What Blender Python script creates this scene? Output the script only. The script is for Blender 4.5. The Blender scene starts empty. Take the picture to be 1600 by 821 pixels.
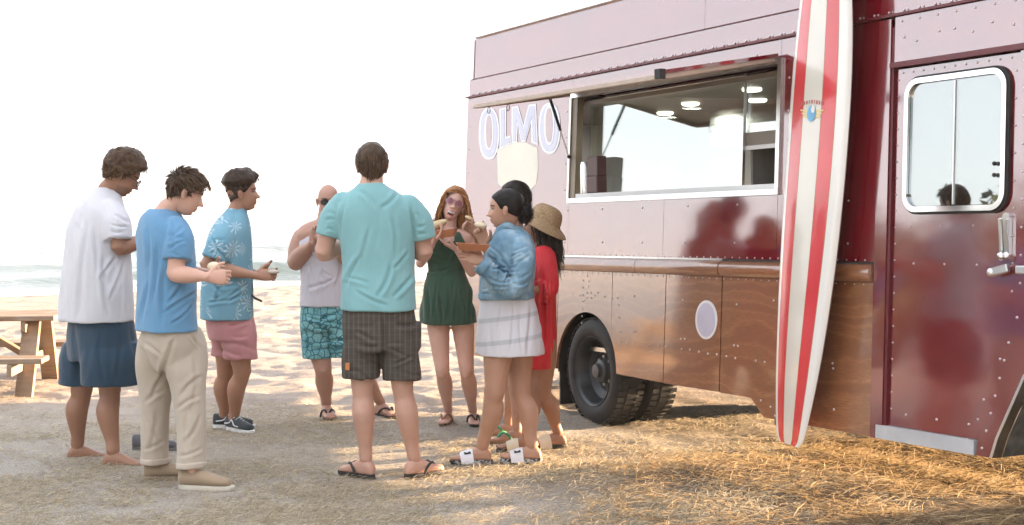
import bpy, bmesh, math, random
import numpy as np
from mathutils import Vector, Matrix
R = math.radians
random.seed(7); RNG = np.random.default_rng(7)
SC = bpy.context.scene
COL = SC.collection

# ------------------------------------------------------------ camera, sky, sun, exposure
F, CH, HY = 2350.0, 1.565, 313.0            # focal length in photo pixels, eye height, horizon row
cd = bpy.data.cameras.new('camera'); cam = bpy.data.objects.new('camera', cd); COL.objects.link(cam)
cd.sensor_width = 36; cd.lens = F / 1600 * 36; cd.shift_y = -97.5 / 1600
cd.clip_start = .1; cd.clip_end = 20000
cam.location = (0, 0, CH); cam.rotation_euler = (R(90), 0, 0)
SC.camera = cam

SUN_EL, SUN_AZ = 7.0, 20.0                   # degrees; azimuth from +X towards +Y
wd = bpy.data.worlds.new('World'); SC.world = wd; wd.use_nodes = True
nt = wd.node_tree; bg = nt.nodes['Background']
sky = nt.nodes.new('ShaderNodeTexSky'); sky.sky_type = 'NISHITA'; sky.sun_disc = False
sky.sun_elevation = R(SUN_EL); sky.sun_rotation = R(90 - SUN_AZ)
sky.altitude = 0; sky.air_density = 1.0; sky.dust_density = 1.0; sky.ozone_density = 1.0
hs = nt.nodes.new('ShaderNodeHueSaturation'); hs.inputs['Saturation'].default_value = .32
nt.links.new(sky.outputs[0], hs.inputs['Color']); 
veil = nt.nodes.new('ShaderNodeMix'); veil.data_type = 'RGBA'; veil.inputs[0].default_value = .66     # bright marine haze over the whole sky
veil.inputs[7].default_value = (3.75, 3.85, 4.2, 1)
nt.links.new(hs.outputs[0], veil.inputs[6]); nt.links.new(veil.outputs[2], bg.inputs['Color'])
bg.inputs['Strength'].default_value = .085
sl = bpy.data.lights.new('sun', 'SUN'); sl.energy = 5; sl.angle = R(.6); sl.color = (1, .70, .42)
so = bpy.data.objects.new('sun', sl); COL.objects.link(so)
sd = Vector((math.cos(R(SUN_EL)) * math.cos(R(SUN_AZ)), math.cos(R(SUN_EL)) * math.sin(R(SUN_AZ)), math.sin(R(SUN_EL))))
so.rotation_euler = sd.to_track_quat('Z', 'Y').to_euler(); so.location = (30, 10, 20)
SC.view_settings.view_transform = 'Standard'; SC.view_settings.look = 'None'
SC.view_settings.gamma = 1; SC.view_settings.use_curve_mapping = False
SC.view_settings.exposure = 2.9
SC.cycles.max_bounces = 5; SC.cycles.diffuse_bounces = 3; SC.cycles.glossy_bounces = 3; SC.cycles.volume_bounces = 0; SC.cycles.caustics_reflective = False; SC.cycles.caustics_refractive = False; SC.cycles.transparent_max_bounces = 8
SC.cycles.use_denoising = True; SC.cycles.use_adaptive_sampling = True; SC.cycles.adaptive_threshold = .02

# ------------------------------------------------------------ helpers
def at(px, py, Y):                           # a photo pixel at depth Y -> world point
    return Vector(((px - 800) / F * Y, Y, CH - (py - HY) / F * Y))

def tag(o, label=None, cat=None, group=None, kind=None):
    if label: o['label'] = label
    if cat: o['category'] = cat
    if group: o['group'] = group
    if kind: o['kind'] = kind
    return o

def empty(name, loc=(0, 0, 0), rz=0):
    o = bpy.data.objects.new(name, None); COL.objects.link(o)
    o.location = loc; o.rotation_euler = (0, 0, rz); o.empty_display_size = .1
    return o

def vnoise(P, seed=0):                       # vectorised 3-D value noise, -1..1
    P = np.asarray(P, float); i = np.floor(P).astype(np.int64); f = P - i; f = f * f * (3 - 2 * f)
    def h(a, b, c):
        n = (a * 374761393 + b * 668265263 + c * 2147483647 + seed * 1274126177) & 0xffffffff
        n = ((n ^ (n >> 13)) * 1274126177) & 0xffffffff
        n = ((n ^ (n >> 16)) * 2246822519) & 0xffffffff
        return ((n ^ (n >> 15)) & 0xffff) / 32767.5 - 1
    x, y, z = i[..., 0], i[..., 1], i[..., 2]; fx, fy, fz = f[..., 0], f[..., 1], f[..., 2]
    L = lambda a, b, t: a + (b - a) * t
    return L(L(L(h(x, y, z), h(x + 1, y, z), fx), L(h(x, y + 1, z), h(x + 1, y + 1, z), fx), fy),
             L(L(h(x, y, z + 1), h(x + 1, y, z + 1), fx), L(h(x, y + 1, z + 1), h(x + 1, y + 1, z + 1), fx), fy), fz)

def fbm(P, oct=3, seed=0):
    P = np.asarray(P, float); s = 0; a = 1; t = 0
    for k in range(oct): s = s + a * vnoise(P * 2 ** k + 17.3 * k, seed + k); t += a; a *= .5
    return s / t

def sstep(a, b, x):
    t = np.clip((np.asarray(x, float) - a) / (b - a), 0, 1); return t * t * (3 - 2 * t)

def new_mesh(name, V, Fc, m=None, parent=None, smooth=False):
    me = bpy.data.meshes.new(name)
    me.from_pydata([tuple(map(float, v)) for v in V], [], [tuple(f) for f in Fc]); me.update()
    o = bpy.data.objects.new(name, me); COL.objects.link(o)
    if m: me.materials.append(m)
    if parent: o.parent = parent
    if smooth: me.shade_smooth()
    return o

def quads_mesh(name, V, Q, m=None, parent=None, smooth=False):   # fast path for numpy quads
    V = np.asarray(V, np.float32); Q = np.asarray(Q, np.int32)
    me = bpy.data.meshes.new(name); me.vertices.add(len(V)); me.vertices.foreach_set('co', V.ravel())
    k = Q.shape[1]; me.loops.add(Q.size); me.loops.foreach_set('vertex_index', Q.ravel())
    me.polygons.add(len(Q)); me.polygons.foreach_set('loop_start', np.arange(0, Q.size, k, dtype=np.int32))
    me.update(calc_edges=True); me.validate()
    o = bpy.data.objects.new(name, me); COL.objects.link(o)
    if m: me.materials.append(m)
    if parent: o.parent = parent
    if smooth: me.shade_smooth()
    return o

class MB:                                    # collects closed shapes into one mesh
    def __init__(s): s.V = []; s.F = []
    def add(s, V, Fc):
        b = len(s.V); s.V += [tuple(v) for v in V]; s.F += [tuple(i + b for i in f) for f in Fc]; return s
    def box(s, lo, hi, M=None, bev=0):
        (x0, y0, z0), (x1, y1, z1) = lo, hi
        if bev:
            bm = bmesh.new(); bmesh.ops.create_cube(bm, size=1)
            for v in bm.verts: v.co = Vector(((x0 + x1) / 2 + v.co.x * (x1 - x0), (y0 + y1) / 2 + v.co.y * (y1 - y0), (z0 + z1) / 2 + v.co.z * (z1 - z0)))
            bmesh.ops.bevel(bm, geom=bm.edges[:], offset=bev, segments=1, affect='EDGES')
            bm.verts.index_update()
            V = [v.co.copy() for v in bm.verts]; Fc = [[v.index for v in f.verts] for f in bm.faces]; bm.free()
        else:
            V = [Vector(c) for c in ((x0, y0, z0), (x1, y0, z0), (x1, y1, z0), (x0, y1, z0), (x0, y0, z1), (x1, y0, z1), (x1, y1, z1), (x0, y1, z1))]
            Fc = [(0, 3, 2, 1), (4, 5, 6, 7), (0, 1, 5, 4), (1, 2, 6, 5), (2, 3, 7, 6), (3, 0, 4, 7)]
        if M is not None: V = [M @ v for v in V]
        return s.add(V, Fc)
    def beam(s, a, b, w, h, up=(0, 0, 1), bev=.004):  # a rectangular bar from a to b
        a, b = Vector(a), Vector(b); d = b - a; L = d.length; d.normalize()
        x = d.cross(Vector(up)).normalized(); z = x.cross(d)
        M = Matrix((x, d, z)).transposed().to_4x4(); M.translation = a
        return s.box((-w / 2, 0, -h / 2), (w / 2, L, h / 2), M, bev)
    def tube(s, pts, r, n=10, cap=True):
        pts = [Vector(p) for p in pts]; rs = r if hasattr(r, '__len__') else [r] * len(pts)
        N = len(pts); T = [(pts[min(i + 1, N - 1)] - pts[max(i - 1, 0)]).normalized() for i in range(N)]
        x = T[0].orthogonal().normalized(); V = []
        for p, t, q in zip(pts, T, rs):
            x = (x - t * x.dot(t)).normalized(); y = t.cross(x)
            V += [p + (x * math.cos(a) + y * math.sin(a)) * q for a in (2 * math.pi * k / n for k in range(n))]
        Fc = [(i * n + k, i * n + (k + 1) % n, (i + 1) * n + (k + 1) % n, (i + 1) * n + k) for i in range(N - 1) for k in range(n)]
        if cap: Fc += [tuple(range(n))[::-1], tuple((N - 1) * n + k for k in range(n))]
        return s.add(V, Fc)
    def rings(s, rings, cap=True):           # rings: lists of equal length
        n = len(rings[0]); V = [v for r in rings for v in r]; N = len(rings)
        Fc = [(i * n + k, i * n + (k + 1) % n, (i + 1) * n + (k + 1) % n, (i + 1) * n + k) for i in range(N - 1) for k in range(n)]
        if cap: Fc += [tuple(range(n))[::-1], tuple((N - 1) * n + k for k in range(n))]
        return s.add(V, Fc)
    def ball(s, c, r, n=10, m=7, sc=(1, 1, 1), M=None):
        c = Vector(c); rg = []
        for j in range(m + 1):
            t = math.pi * (j + .02) / (m + .04); z = -math.cos(t); q = math.sin(t)
            rg.append([Vector((r * sc[0] * q * math.cos(2 * math.pi * k / n), r * sc[1] * q * math.sin(2 * math.pi * k / n), r * sc[2] * z)) for k in range(n)])
        if M is not None: rg = [[M @ v for v in g] for g in rg]
        return s.rings([[c + v for v in g] for g in rg])
    def lathe(s, prof, c, ax, n=32, closed=False):  # prof: (radius, along axis)
        c, ax = Vector(c), Vector(ax).normalized(); x = ax.orthogonal().normalized(); y = ax.cross(x)
        rg = [[c + ax * h + (x * math.cos(2 * math.pi * k / n) + y * math.sin(2 * math.pi * k / n)) * r for k in range(n)] for r, h in prof]
        if closed: rg.append(rg[0])
        return s.rings(rg, cap=not closed)
    def build(s, name, m=None, parent=None, smooth=False, auto=None):
        o = new_mesh(name, s.V, s.F, m, parent)
        bm = bmesh.new(); bm.from_mesh(o.data); bmesh.ops.recalc_face_normals(bm, faces=bm.faces[:]); bm.to_mesh(o.data); bm.free()
        if smooth: o.data.shade_smooth()
        if auto: shade_auto(o.data, auto)
        return o

def shade_auto(me, deg=35):
    me.shade_smooth(); bm = bmesh.new(); bm.from_mesh(me); t = R(deg)
    for e in bm.edges: e.smooth = not (len(e.link_faces) == 2 and e.calc_face_angle(0) > t)
    bm.to_mesh(me); bm.free()

# ---- materials
class NT:
    def __init__(s, name):
        s.m = bpy.data.materials.new(name); s.m.use_nodes = True; s.t = s.m.node_tree
        s.p = s.t.nodes['Principled BSDF']; s.out = s.t.nodes['Material Output']; s._c = None
    def n(s, typ, **kw):
        x = s.t.nodes.new('ShaderNode' + typ)
        for k, v in kw.items():
            if k.startswith('_'): setattr(x, k[1:], v)
            else: s.set(x, k, v)
        return x
    def sock(s, x, k):
        if isinstance(k, int): return x.inputs[k]
        return x.inputs[k.replace('__', ' ')]
    def set(s, x, k, v):
        i = s.sock(x, k)
        if hasattr(v, 'is_output') or isinstance(v, bpy.types.NodeSocket): s.t.links.new(v, i)
        elif isinstance(v, tuple) and i.type == 'RGBA' and len(v) == 3: i.default_value = (*v, 1)
        else: i.default_value = v
    def co(s, sc=(1, 1, 1), kind='Object', rot=(0, 0, 0)):
        if s._c is None: s._c = s.n('TexCoord')
        mp = s.n('Mapping', Vector=s._c.outputs[kind]); mp.inputs['Scale'].default_value = sc; mp.inputs['Rotation'].default_value = rot
        return mp.outputs[0]
    def noise(s, sc=5, det=3, vec=None, rough=.5, dist=0):
        x = s.n('TexNoise', Scale=sc, Detail=det, Roughness=rough, Distortion=dist)
        s.set(x, 'Vector', vec if vec is not None else s.co()); return x.outputs['Fac']
    def ramp(s, fac, stops, interp='LINEAR'):
        x = s.n('ValToRGB', Fac=fac); e = x.color_ramp; e.interpolation = interp
        while len(e.elements) < len(stops): e.elements.new(.5)
        for q, (p, c) in zip(e.elements, stops):
            q.position = p; q.color = (*c, 1) if isinstance(c, tuple) else (c, c, c, 1)
        return x.outputs[0]
    def mix(s, fac, a, b, mode='MIX'):
        x = s.t.nodes.new('ShaderNodeMix'); x.data_type = 'RGBA'; x.blend_type = mode
        for i, v in ((0, fac), (6, a), (7, b)):
            if isinstance(v, bpy.types.NodeSocket): s.t.links.new(v, x.inputs[i])
            else: x.inputs[i].default_value = (*v, 1) if isinstance(v, tuple) else v
        return x.outputs[2]
    def math(s, op, a, b=0, c=0):
        x = s.n('Math', _operation=op)
        for i, v in enumerate((a, b, c)):
            if isinstance(v, bpy.types.NodeSocket): s.t.links.new(v, x.inputs[i])
            else: x.inputs[i].default_value = v
        return x.outputs[0]
    def bump(s, h, st=.3, d=.01):
        b = s.n('Bump', Strength=st, Distance=d, Height=h); s.set(s.p, 'Normal', b.outputs[0]); return b
    def P(s, **kw):
        for k, v in kw.items(): s.set(s.p, k, v)
        return s.m

def simple(name, c, rough=.6, var=.12, vs=9, metal=0, bump=0, bs=60, spec=.5, coat=0, det=3):
    N = NT(name); f = N.noise(vs, det)
    d = tuple(x * (1 - var) for x in c); l = tuple(min(1, x * (1 + var)) for x in c)
    N.P(Base__Color=N.ramp(f, [(.3, d), (.7, l)]), Roughness=rough, Metallic=metal)
    N.p.inputs['Specular IOR Level'].default_value = spec
    if coat: N.P(Coat__Weight=coat, Coat__Roughness=.08)
    if bump: N.bump(N.noise(bs, 3), bump, .004)
    return N.m

# ------------------------------------------------------------ ground
# truck frame (fitted to the vanishing lines of its side): x along the truck to its nose, y into it, z up
TU = np.array([1205., -2350, 59]); TU /= np.linalg.norm(TU)
TV = np.array([2350., 1205, 0]); TV /= np.linalg.norm(TV)
TW = np.cross(TU, TV); TW *= np.sign(TW[2])
TO = np.array([.5585, 10.5, 0.])

def ground_h(x, y):
    x = np.asarray(x, float); y = np.asarray(y, float)
    d = (y - 41) - .75 * (x + 14)                         # distance past the waterline
    h = -1.3 * sstep(-24, 2, d) - 2.5 * sstep(0, 40, d)
    u = (x - TO[0]) * TU[0] + (y - TO[1]) * TU[1]; v = (x - TO[0]) * TV[0] + (y - TO[1]) * TV[1]
    P = np.stack([x, y, 0 * x], -1)
    # churned dry sand further out, flatter trodden ground near the group
    far = sstep(9.6, 11.5, y + .25 * x) * (1 - sstep(-20, -4, d) * .7) * (1 - .75 * sstep(.2, 1.5, x))
    b = np.abs(fbm(P * np.array([2.1, 2.6, 1]), 3, 3)); b2 = fbm(P * 5.5, 2, 9)
    h = h + far * (.03 - .075 * b + .020 * b2) + (1 - far) * (.018 * fbm(P * 1.3, 3, 5) + .006 * fbm(P * 7, 2, 8))
    # litter banked up along the front half of the truck
    h = h + .10 * sstep(1.0, 2.5, u) * sstep(-2.4, -.35, v) * (1 - sstep(.35, 1.0, v)) * (1 + .2 * fbm(P * 2.2, 2, 21))
    return h

def sand_mat():
    N = NT('sand'); c = N.co()
    big = N.noise(.55, 4, c); mid = N.noise(4, 5, c, .6); fine = N.noise(70, 4, c, .7); spk = N.noise(190, 2, c)
    near = N.ramp(mid, [(.3, (.36, .325, .28)), (.7, (.50, .455, .40))])
    straw = N.ramp(N.noise(9, 6, c, .75), [(.42, (.33, .275, .20)), (.62, (.50, .43, .315))])
    far_c = N.ramp(mid, [(.3, (.32, .27, .23)), (.7, (.42, .355, .30))])
    sep = N.n('SeparateXYZ', Vector=c); y = sep.outputs[1]
    k = N.math('MULTIPLY', N.math('SUBTRACT', N.math('ADD', y, N.math('MULTIPLY', big, 2.4)), 11.3), .6)
    k = N.ramp(k, [(0, 0.), (1, 1.)])
    a = N.mix(N.ramp(big, [(.4, 0.), (.62, .8)]), near, straw)
    a = N.mix(N.ramp(fine, [(.3, .75), (.60, 0.)]), a, (.13, .105, .08))
    a = N.mix(k, a, far_c)
    a = N.mix(N.ramp(spk, [(.66, 0.), (.74, .55)]), a, (.55, .5, .42))
    uu = N.math('ADD', N.math('MULTIPLY', sep.outputs[0], TU[0]), N.math('MULTIPLY', y, TU[1])); vv = N.math('ADD', N.math('MULTIPLY', sep.outputs[0], TV[0]), N.math('MULTIPLY', y, TV[1]))
    uu = N.math('SUBTRACT', uu, TO[0] * TU[0] + TO[1] * TU[1]); vv = N.math('SUBTRACT', vv, TO[0] * TV[0] + TO[1] * TV[1])
    mulch = N.math('MULTIPLY', N.ramp(N.math('MULTIPLY', N.math('ADD', N.math('SUBTRACT', uu, 1.5), mid), .5), [(.1, 0.), (.6, 1.)]), N.ramp(N.math('ADD', N.math('MULTIPLY', N.math('ADD', vv, 2.0), .45), N.math('MULTIPLY', mid, .4)), [(.25, 0.), (.75, 1.)]))
    a = N.mix(N.math('MULTIPLY', mulch, .85), a, N.ramp(N.noise(26, 5, c, .7), [(.35, (.045, .026, .013)), (.65, (.17, .11, .055))]))
    wet = N.ramp(N.math('MULTIPLY', N.math('ADD', y, -22), .03), [(.25, 0.), (.75, 1.)])
    a = N.mix(N.math('MULTIPLY', wet, .35), a, (.50, .43, .36))
    N.P(Base__Color=a, Roughness=.95); N.p.inputs['Specular IOR Level'].default_value = .15
    h = N.math('ADD', N.math('MULTIPLY', fine, .6), N.math('MULTIPLY', N.noise(22, 4, c, .65), 1.2))
    N.bump(h, .8, .018); return N.m

def build_ground():
    ys = np.concatenate([np.linspace(1.5, 6, 30)[:-1], np.linspace(6, 18, 300)[:-1], np.linspace(18, 34, 150)[:-1], np.linspace(34, 60, 60)[:-1], np.array([60, 75, 100, 200, 600, 3000, 6000])])
    xs = np.concatenate([np.array([-6000, -2000, -400, -100, -40]), np.linspace(-22, -6.5, 90)[:-1], np.linspace(-6.5, 6, 300)[:-1], np.linspace(6, 14, 30), np.array([30, 100, 400, 2000, 6000])])
    ys = np.concatenate([np.array([-6000., -1000, -100, -20, -5]), ys])
    X, Y = np.meshgrid(xs, ys); Z = ground_h(X, Y); Z = np.where(X > 40, np.where(Y > 100, .0, Z), Z)
    V = np.stack([X, Y, Z], -1).reshape(-1, 3); nx, ny = len(xs), len(ys)
    i = (np.arange(ny - 1)[:, None] * nx + np.arange(nx - 1)[None]).ravel()
    Q = np.stack([i, i + 1, i + nx + 1, i + nx], -1)
    o = quads_mesh('sand_ground', V, Q, sand_mat(), smooth=True); tag(o, kind='structure')
build_ground()

# ------------------------------------------------------------ sea
def sea_mat():
    N = NT('sea'); c = N.co()
    w = N.noise(.9, 5, N.co((.35, 1, 1)), .6); f = N.noise(.16, 6, N.co((.3, 1, 1)), .72)
    sep = N.n('SeparateXYZ', Vector=c)
    shore = N.math('SUBTRACT', N.math('SUBTRACT', sep.outputs[1], 41), N.math('MULTIPLY', N.math('ADD', sep.outputs[0], 14), .75))
    sh = N.ramp(N.math('MULTIPLY', N.math('ADD', shore, 3), .045), [(0, 0.62), (.3, .5), (.55, .12), (1, .0)])
    fo = N.ramp(N.math('ADD', f, sh), [(.60, 0.), (.74, 1.)])
    N.P(Base__Color=N.mix(fo, (.085, .125, .125), (.78, .79, .78)), Roughness=N.math('ADD', .12, N.math('MULTIPLY', fo, .7)), IOR=1.33)
    N.bump(w, .5, .25); return N.m

def build_sea():
    ys = np.concatenate([np.linspace(30, 110, 240), np.array([130, 170, 250, 400, 800, 2000, 6000])])
    xs = np.concatenate([np.array([-6000, -3000, -800, -250, -120]), np.linspace(-60, 30, 160), np.array([60, 120, 250, 800, 3000, 6000])])
    X, Y = np.meshgrid(xs, ys); P = np.stack([X, Y, 0 * X], -1); d = (Y - 41) - .75 * (X + 14)
    Z = -1.3 + .10 * fbm(P * np.array([.12, .5, 1]), 3, 31) * sstep(0, 8, d)
    for d0, hgt, wf, wb, sd_ in ((11, .62, 1.0, 3.2, 4), (25, .5, 1.2, 4, 6), (44, .5, 1.6, 5, 8)):   # breaking swells
        dd = d - d0 - 2.0 * fbm(P * np.array([.07, .02, 1]), 2, sd_)
        Z = Z + hgt * (.65 + .5 * fbm(P * np.array([.11, .02, 1]), 2, sd_ + 1)) * np.where(dd < 0, np.exp(-(dd / wf) ** 2), np.exp(-(dd / wb) ** 2))
    V = np.stack([X, Y, Z], -1).reshape(-1, 3); nx, ny = len(xs), len(ys)
    i = (np.arange(ny - 1)[:, None] * nx + np.arange(nx - 1)[None]).ravel()
    o = quads_mesh('sea', V, np.stack([i, i + 1, i + nx + 1, i + nx], -1), sea_mat(), smooth=True); tag(o, kind='structure')
build_sea()

# ------------------------------------------------------------ food truck
TK = .050                                     # inward lean of the side wall per metre of height
def uw(px, py, off=.04):                      # a photo pixel -> (along, up) on the truck's side wall
    r = np.array([(px - 800) / F, 1, -(py - HY) / F]); c = np.array([0, 0, CH]) - TO
    cl = np.array([c @ TU, c @ TV, c @ TW]); rl = np.array([r @ TU, r @ TV, r @ TW])
    t = (-off + TK * cl[2] - cl[1]) / (rl[1] - TK * rl[2]); p = cl + t * rl
    return p[0], p[2]
def tp(u, w, d=0): return (u, -.04 + TK * w - d, w)     # a point d metres proud of the wall

truck = empty('food_truck')
truck.matrix_world = Matrix(((TU[0], TV[0], TW[0], TO[0]), (TU[1], TV[1], TW[1], TO[1]), (TU[2], TV[2], TW[2], TO[2]), (0, 0, 0, 1)))
tag(truck, 'maroon and wood-panelled step van food truck with open serving window', 'food truck')

def paint(name, base, ior=3.0, rough=.07):
    N = NT(name); c = N.co()
    N.P(Base__Color=N.ramp(N.noise(3, 4, c), [(.3, tuple(x * .85 for x in base)), (.7, tuple(x * 1.12 for x in base))]), Roughness=.5,
        Coat__Weight=1.0, Coat__IOR=ior, Coat__Roughness=N.math('ADD', rough, N.math('MULTIPLY', N.noise(2.5, 4, c), .06)))
    N.p.inputs['Specular IOR Level'].default_value = 0
    b = N.n('Bump', Strength=.12, Distance=.02, Height=N.noise(2.2, 2, N.co((1, 1, 1.4))))
    N.set(N.p, 'Normal', b.outputs[0]); N.set(N.p, 'Coat Normal', b.outputs[0]); return N.m
M_MAR = paint('maroon_paint', (.16, .004, .012))
M_SEAM = simple('dark_red_trim', (.11, .012, .018), .45)
def wood_panel():
    N = NT('varnished_wood_panel'); c = N.co((1.1, 1, 4.2))
    d = N.noise(1.6, 3, c); g = N.n('TexWave', Scale=1.5, Distortion=13, Detail=3, _wave_type='BANDS', _bands_direction='Z'); N.set(g, 'Vector', N.co((.55, 1, 1.3)))
    fine = N.noise(9, 5, N.co((2, 1, 26)), .7)
    col = N.ramp(g.outputs['Fac'], [(.1, (.24, .092, .036)), (.5, (.375, .165, .066)), (.8, (.29, .118, .046))])
    col = N.mix(N.ramp(fine, [(.38, .75), (.58, 0.)]), col, (.15, .055, .022))
    col = N.mix(N.ramp(d, [(.35, .35), (.7, 0.)]), col, (.24, .10, .045))
    N.P(Base__Color=col, Roughness=.45, Coat__Weight=1., Coat__IOR=2.0, Coat__Roughness=.09)
    b = N.n('Bump', Strength=.1, Distance=.01, Height=N.noise(2, 2)); N.set(N.p, 'Coat Normal', b.outputs[0]); return N.m
M_WOOD = wood_panel()
M_ALU = simple('brushed_aluminium', (.72, .72, .72), .32, .08, 20, 1)
M_CHROME = simple('chrome', (.82, .82, .83), .10, .04, 10, 1)
M_BLK = simple('black_rubber', (.016, .016, .017), .75, .3, 14, bump=.2)
M_TYRE = simple('tyre_rubber', (.014, .015, .017), .7, .35, 10, bump=.3, bs=90)
M_RIM = simple('painted_steel_rim', (.018, .023, .028), .38, .35, 9, spec=.6)
M_DARK = simple('dark_chassis', (.007, .007, .007), .8, .3, 6)
M_WHITE = simple('white_panel', (.78, .80, .80), .4, .04, 3)
M_STEEL = simple('stainless_steel', (.6, .6, .59), .25, .06, 6, 1)
M_CEIL = simple('tan_grey_panel', (.22, .19, .155), .45, .08, 4)

def glass_mat(name, tint=(.82, .88, .87), ior=1.9, rough=.015):
    N = NT(name); t = N.n('BsdfTransparent', Color=tint); g = N.n('BsdfGlossy', Roughness=rough, Color=(.97, 1, 1))
    ge = N.n('NewGeometry'); fr = N.n('Fresnel', IOR=N.math('ADD', ior, N.math('MULTIPLY', ge.outputs['Backfacing'], 1 / ior - ior))); mx = N.n('MixShader'); N.t.links.new(fr.outputs[0], mx.inputs[0])
    N.t.links.new(t.outputs[0], mx.inputs[1]); N.t.links.new(g.outputs[0], mx.inputs[2]); N.t.links.new(mx.outputs[0], N.out.inputs[0]); return N.m
M_GLASS = glass_mat('window_glass', ior=3.2); M_GLASS2 = glass_mat('cab_glass', (.5, .55, .54), 3.4)

def plate(poly, name, m, d=0, th=.02, parent=truck, bev=.0):
    n = len(poly); V = [tp(u, w, d) for u, w in poly] + [tp(u, w, d - th) for u, w in poly]
    Fc = [tuple(range(n)), tuple(range(2 * n - 1, n - 1, -1))] + [(i, (i + 1) % n, n + (i + 1) % n, n + i) for i in range(n)]
    return MB().add(V, Fc).build(name, m, parent)
def rect(u0, u1, w0, w1): return [(u0, w0), (u1, w0), (u1, w1), (u0, w1)]
def strip(name, m, u0, u1, w0, w1, d, th, parent=truck): return plate(rect(u0, u1, w0, w1), name, m, d, th, parent)

G = .004                                       # seam half-gap
WB, WT_, WL, WR = 1.585, 2.33, -.36, 2.10      # serving window opening
# upper maroon panels
side = []
for u0, u1, w0, w1 in ((-2.13, WL, 1.165, 2.455), (WL, WR, WT_, 2.455), (WL, .90, 1.165, WB), (.90, WR, 1.165, WB), (WR, 2.95, 1.165, 2.455)):
    g0 = 0 if u0 == -2.13 else G * .4
    side.append(strip('side_panel', M_MAR, u0 + g0, u1 - G * .4, w0 + .001, w1 - .001, 0, .025))
strip('side_panel', M_MAR, 2.955, 3.045, .262, 2.445, .012, .06)          # pillar before the door
strip('pillar_trim', M_SEAM, 3.047, 3.066, .30, 2.40, .004, .05)
strip('side_panel', M_MAR, 3.068, 5.35, 2.215, 2.452, .004, .03)          # over the door
strip('drip_rail', M_SEAM, 3.05, 5.35, 2.185, 2.213, .022, .05)
strip('drip_rail', M_SEAM, -2.14, 5.36, 2.456, 2.470, .022, .06)
strip('side_panel', M_MAR, -2.12, 5.35, 2.472, 2.604, -.004, .03)
strip('drip_rail', M_SEAM, -2.10, 5.35, 2.605, 2.611, .004, .03)
for a, b in ((-2.03, 1.3), (1.3, 5.3)):
    strip('roof_panel', M_MAR, a + .001, b - .002, 2.613, 2.962, -.004, .03)
# lower wood panels with the wheel arch cut out
def arch(c, ru, rw, a0, a1, n=22): return [(c[0] + ru * math.cos(R(a0 + (a1 - a0) * k / n)), c[1] + rw * math.sin(R(a0 + (a1 - a0) * k / n))) for k in range(n + 1)]
AC = (-.045, .37)
def lower(poly): return plate(poly, 'wood_panel', M_WOOD, .004, .02)
for a, b in ((-2.13, -1.30), (-1.30, -.47)): lower(rect(a + G, b - G, .353, 1.066))
lower([(-.47 + G, .353)] + arch(AC, .42, .41, 182, 36)[0:] + [(.287 - G, 1.066), (-.47 + G, 1.066)])
ar = arch(AC, .42, .41, 36, 2)
lower([(.287 + G, 1.066)] + [(max(u, .287 + G), w) for u, w in ar if u > .27] + [(.957 - G, .372), (.957 - G, 1.066)])
lower(rect(.957 + G, 1.577 - G, .37, 1.066))
lower([(1.577 + G * 2, .367), (1.90, .365), (2.03, .265), (2.945, .262), (2.945, 1.066), (1.577 + G * 2, 1.066)])
plate([(-2.11, .37), (-.5, .37)] + arch(AC, .44, .43, 180, 0) + [(1.89, .38), (2.04, .285), (2.93, .285), (2.93, 1.16), (-2.11, 1.16)], 'inner_skin', M_DARK, -.022, .02)
# belt moulding
def belt(u0, u1, m):
    pr = [(1.068, 0), (1.068, .018), (1.078, .032), (1.10, .042), (1.125, .042), (1.148, .033), (1.160, .018), (1.163, 0), (1.163, -.02), (1.068, -.02)]
    MB().rings([[tp(u, w, d) for w, d in pr] for u in (u0, u1)]).build('belt_moulding', m, truck, auto=50)
for a, b in ((-2.13, -.40), (-.394, .62), (.626, 1.574), (1.584, 2.945)): belt(a, b, M_WOOD)
strip('belt_trim', M_ALU, -2.13, 1.574, 1.164, 1.176, .012, .02); strip('belt_trim', M_BLK, 1.584, 2.945, 1.164, 1.174, .012, .02)
# rivets: thousands of tiny heads, one mesh
rv = MB()
def rivet(u, w, d=.0, r=.0075):
    c = tp(u, w, d); rg = []
    for q, h in ((1, 0), (.8, .5), (.35, .75)):
        rg.append([(c[0] + r * q * math.cos(a), c[1] - r * h, c[2] + r * q * math.sin(a)) for a in (k * math.pi / 3 for k in range(6))])
    rv.rings(rg)
for u in np.arange(-2.05, 5.3, .115): rivet(u, 2.482, -.003, .008); rivet(u + .03, 2.482, -.003, .006)
for u in np.arange(-2.08, 2.94, .075): rivet(u, 1.182, 0, .006); rivet(u, 1.054, .004, .0055)
for w in (1.27, 1.50):
    for u in np.arange(-1.95, 2.9, .52): rivet(u + random.uniform(-.02, .02), w, 0)
for u in np.arange(-1.9, 2.1, .47): rivet(u, 2.385, 0)
for w in np.arange(1.65, 2.35, .19): rivet(2.18, w); rivet(-.43, w); rivet(-2.08, w)
for w in np.arange(.5, 1.04, .05): rivet(-.13 + .02, w + .3 if w < .7 else w, .004) if w > .62 else None
for px, py in ((918, 458), (924, 458), (918, 466), (925, 466), (914, 470), (912, 462), (930, 462), (935, 458), (907, 462), (895, 460), (946, 464), (957, 466), (966, 466), (919, 432), (921, 440), (920, 448), (968, 477), (968, 497), (970, 519), (989, 519), (994, 519), (971, 535), (981, 535), (992, 535), (1016, 539), (1029, 541), (1041, 542), (1065, 530), (1071, 530), (1066, 546), (1079, 547), (1093, 550), (1107, 553), (1121, 554), (992, 463), (1068, 469), (1136, 557), (1150, 560), (1148, 540), (1154, 541), (1182, 564), (1196, 566), (1210, 470), (1152, 476), (1190, 626), (1205, 636), (1212, 650), (1303, 576), (1302, 568), (1304, 640)):
    rivet(*uw(px, py), .004, .0078)

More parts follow.
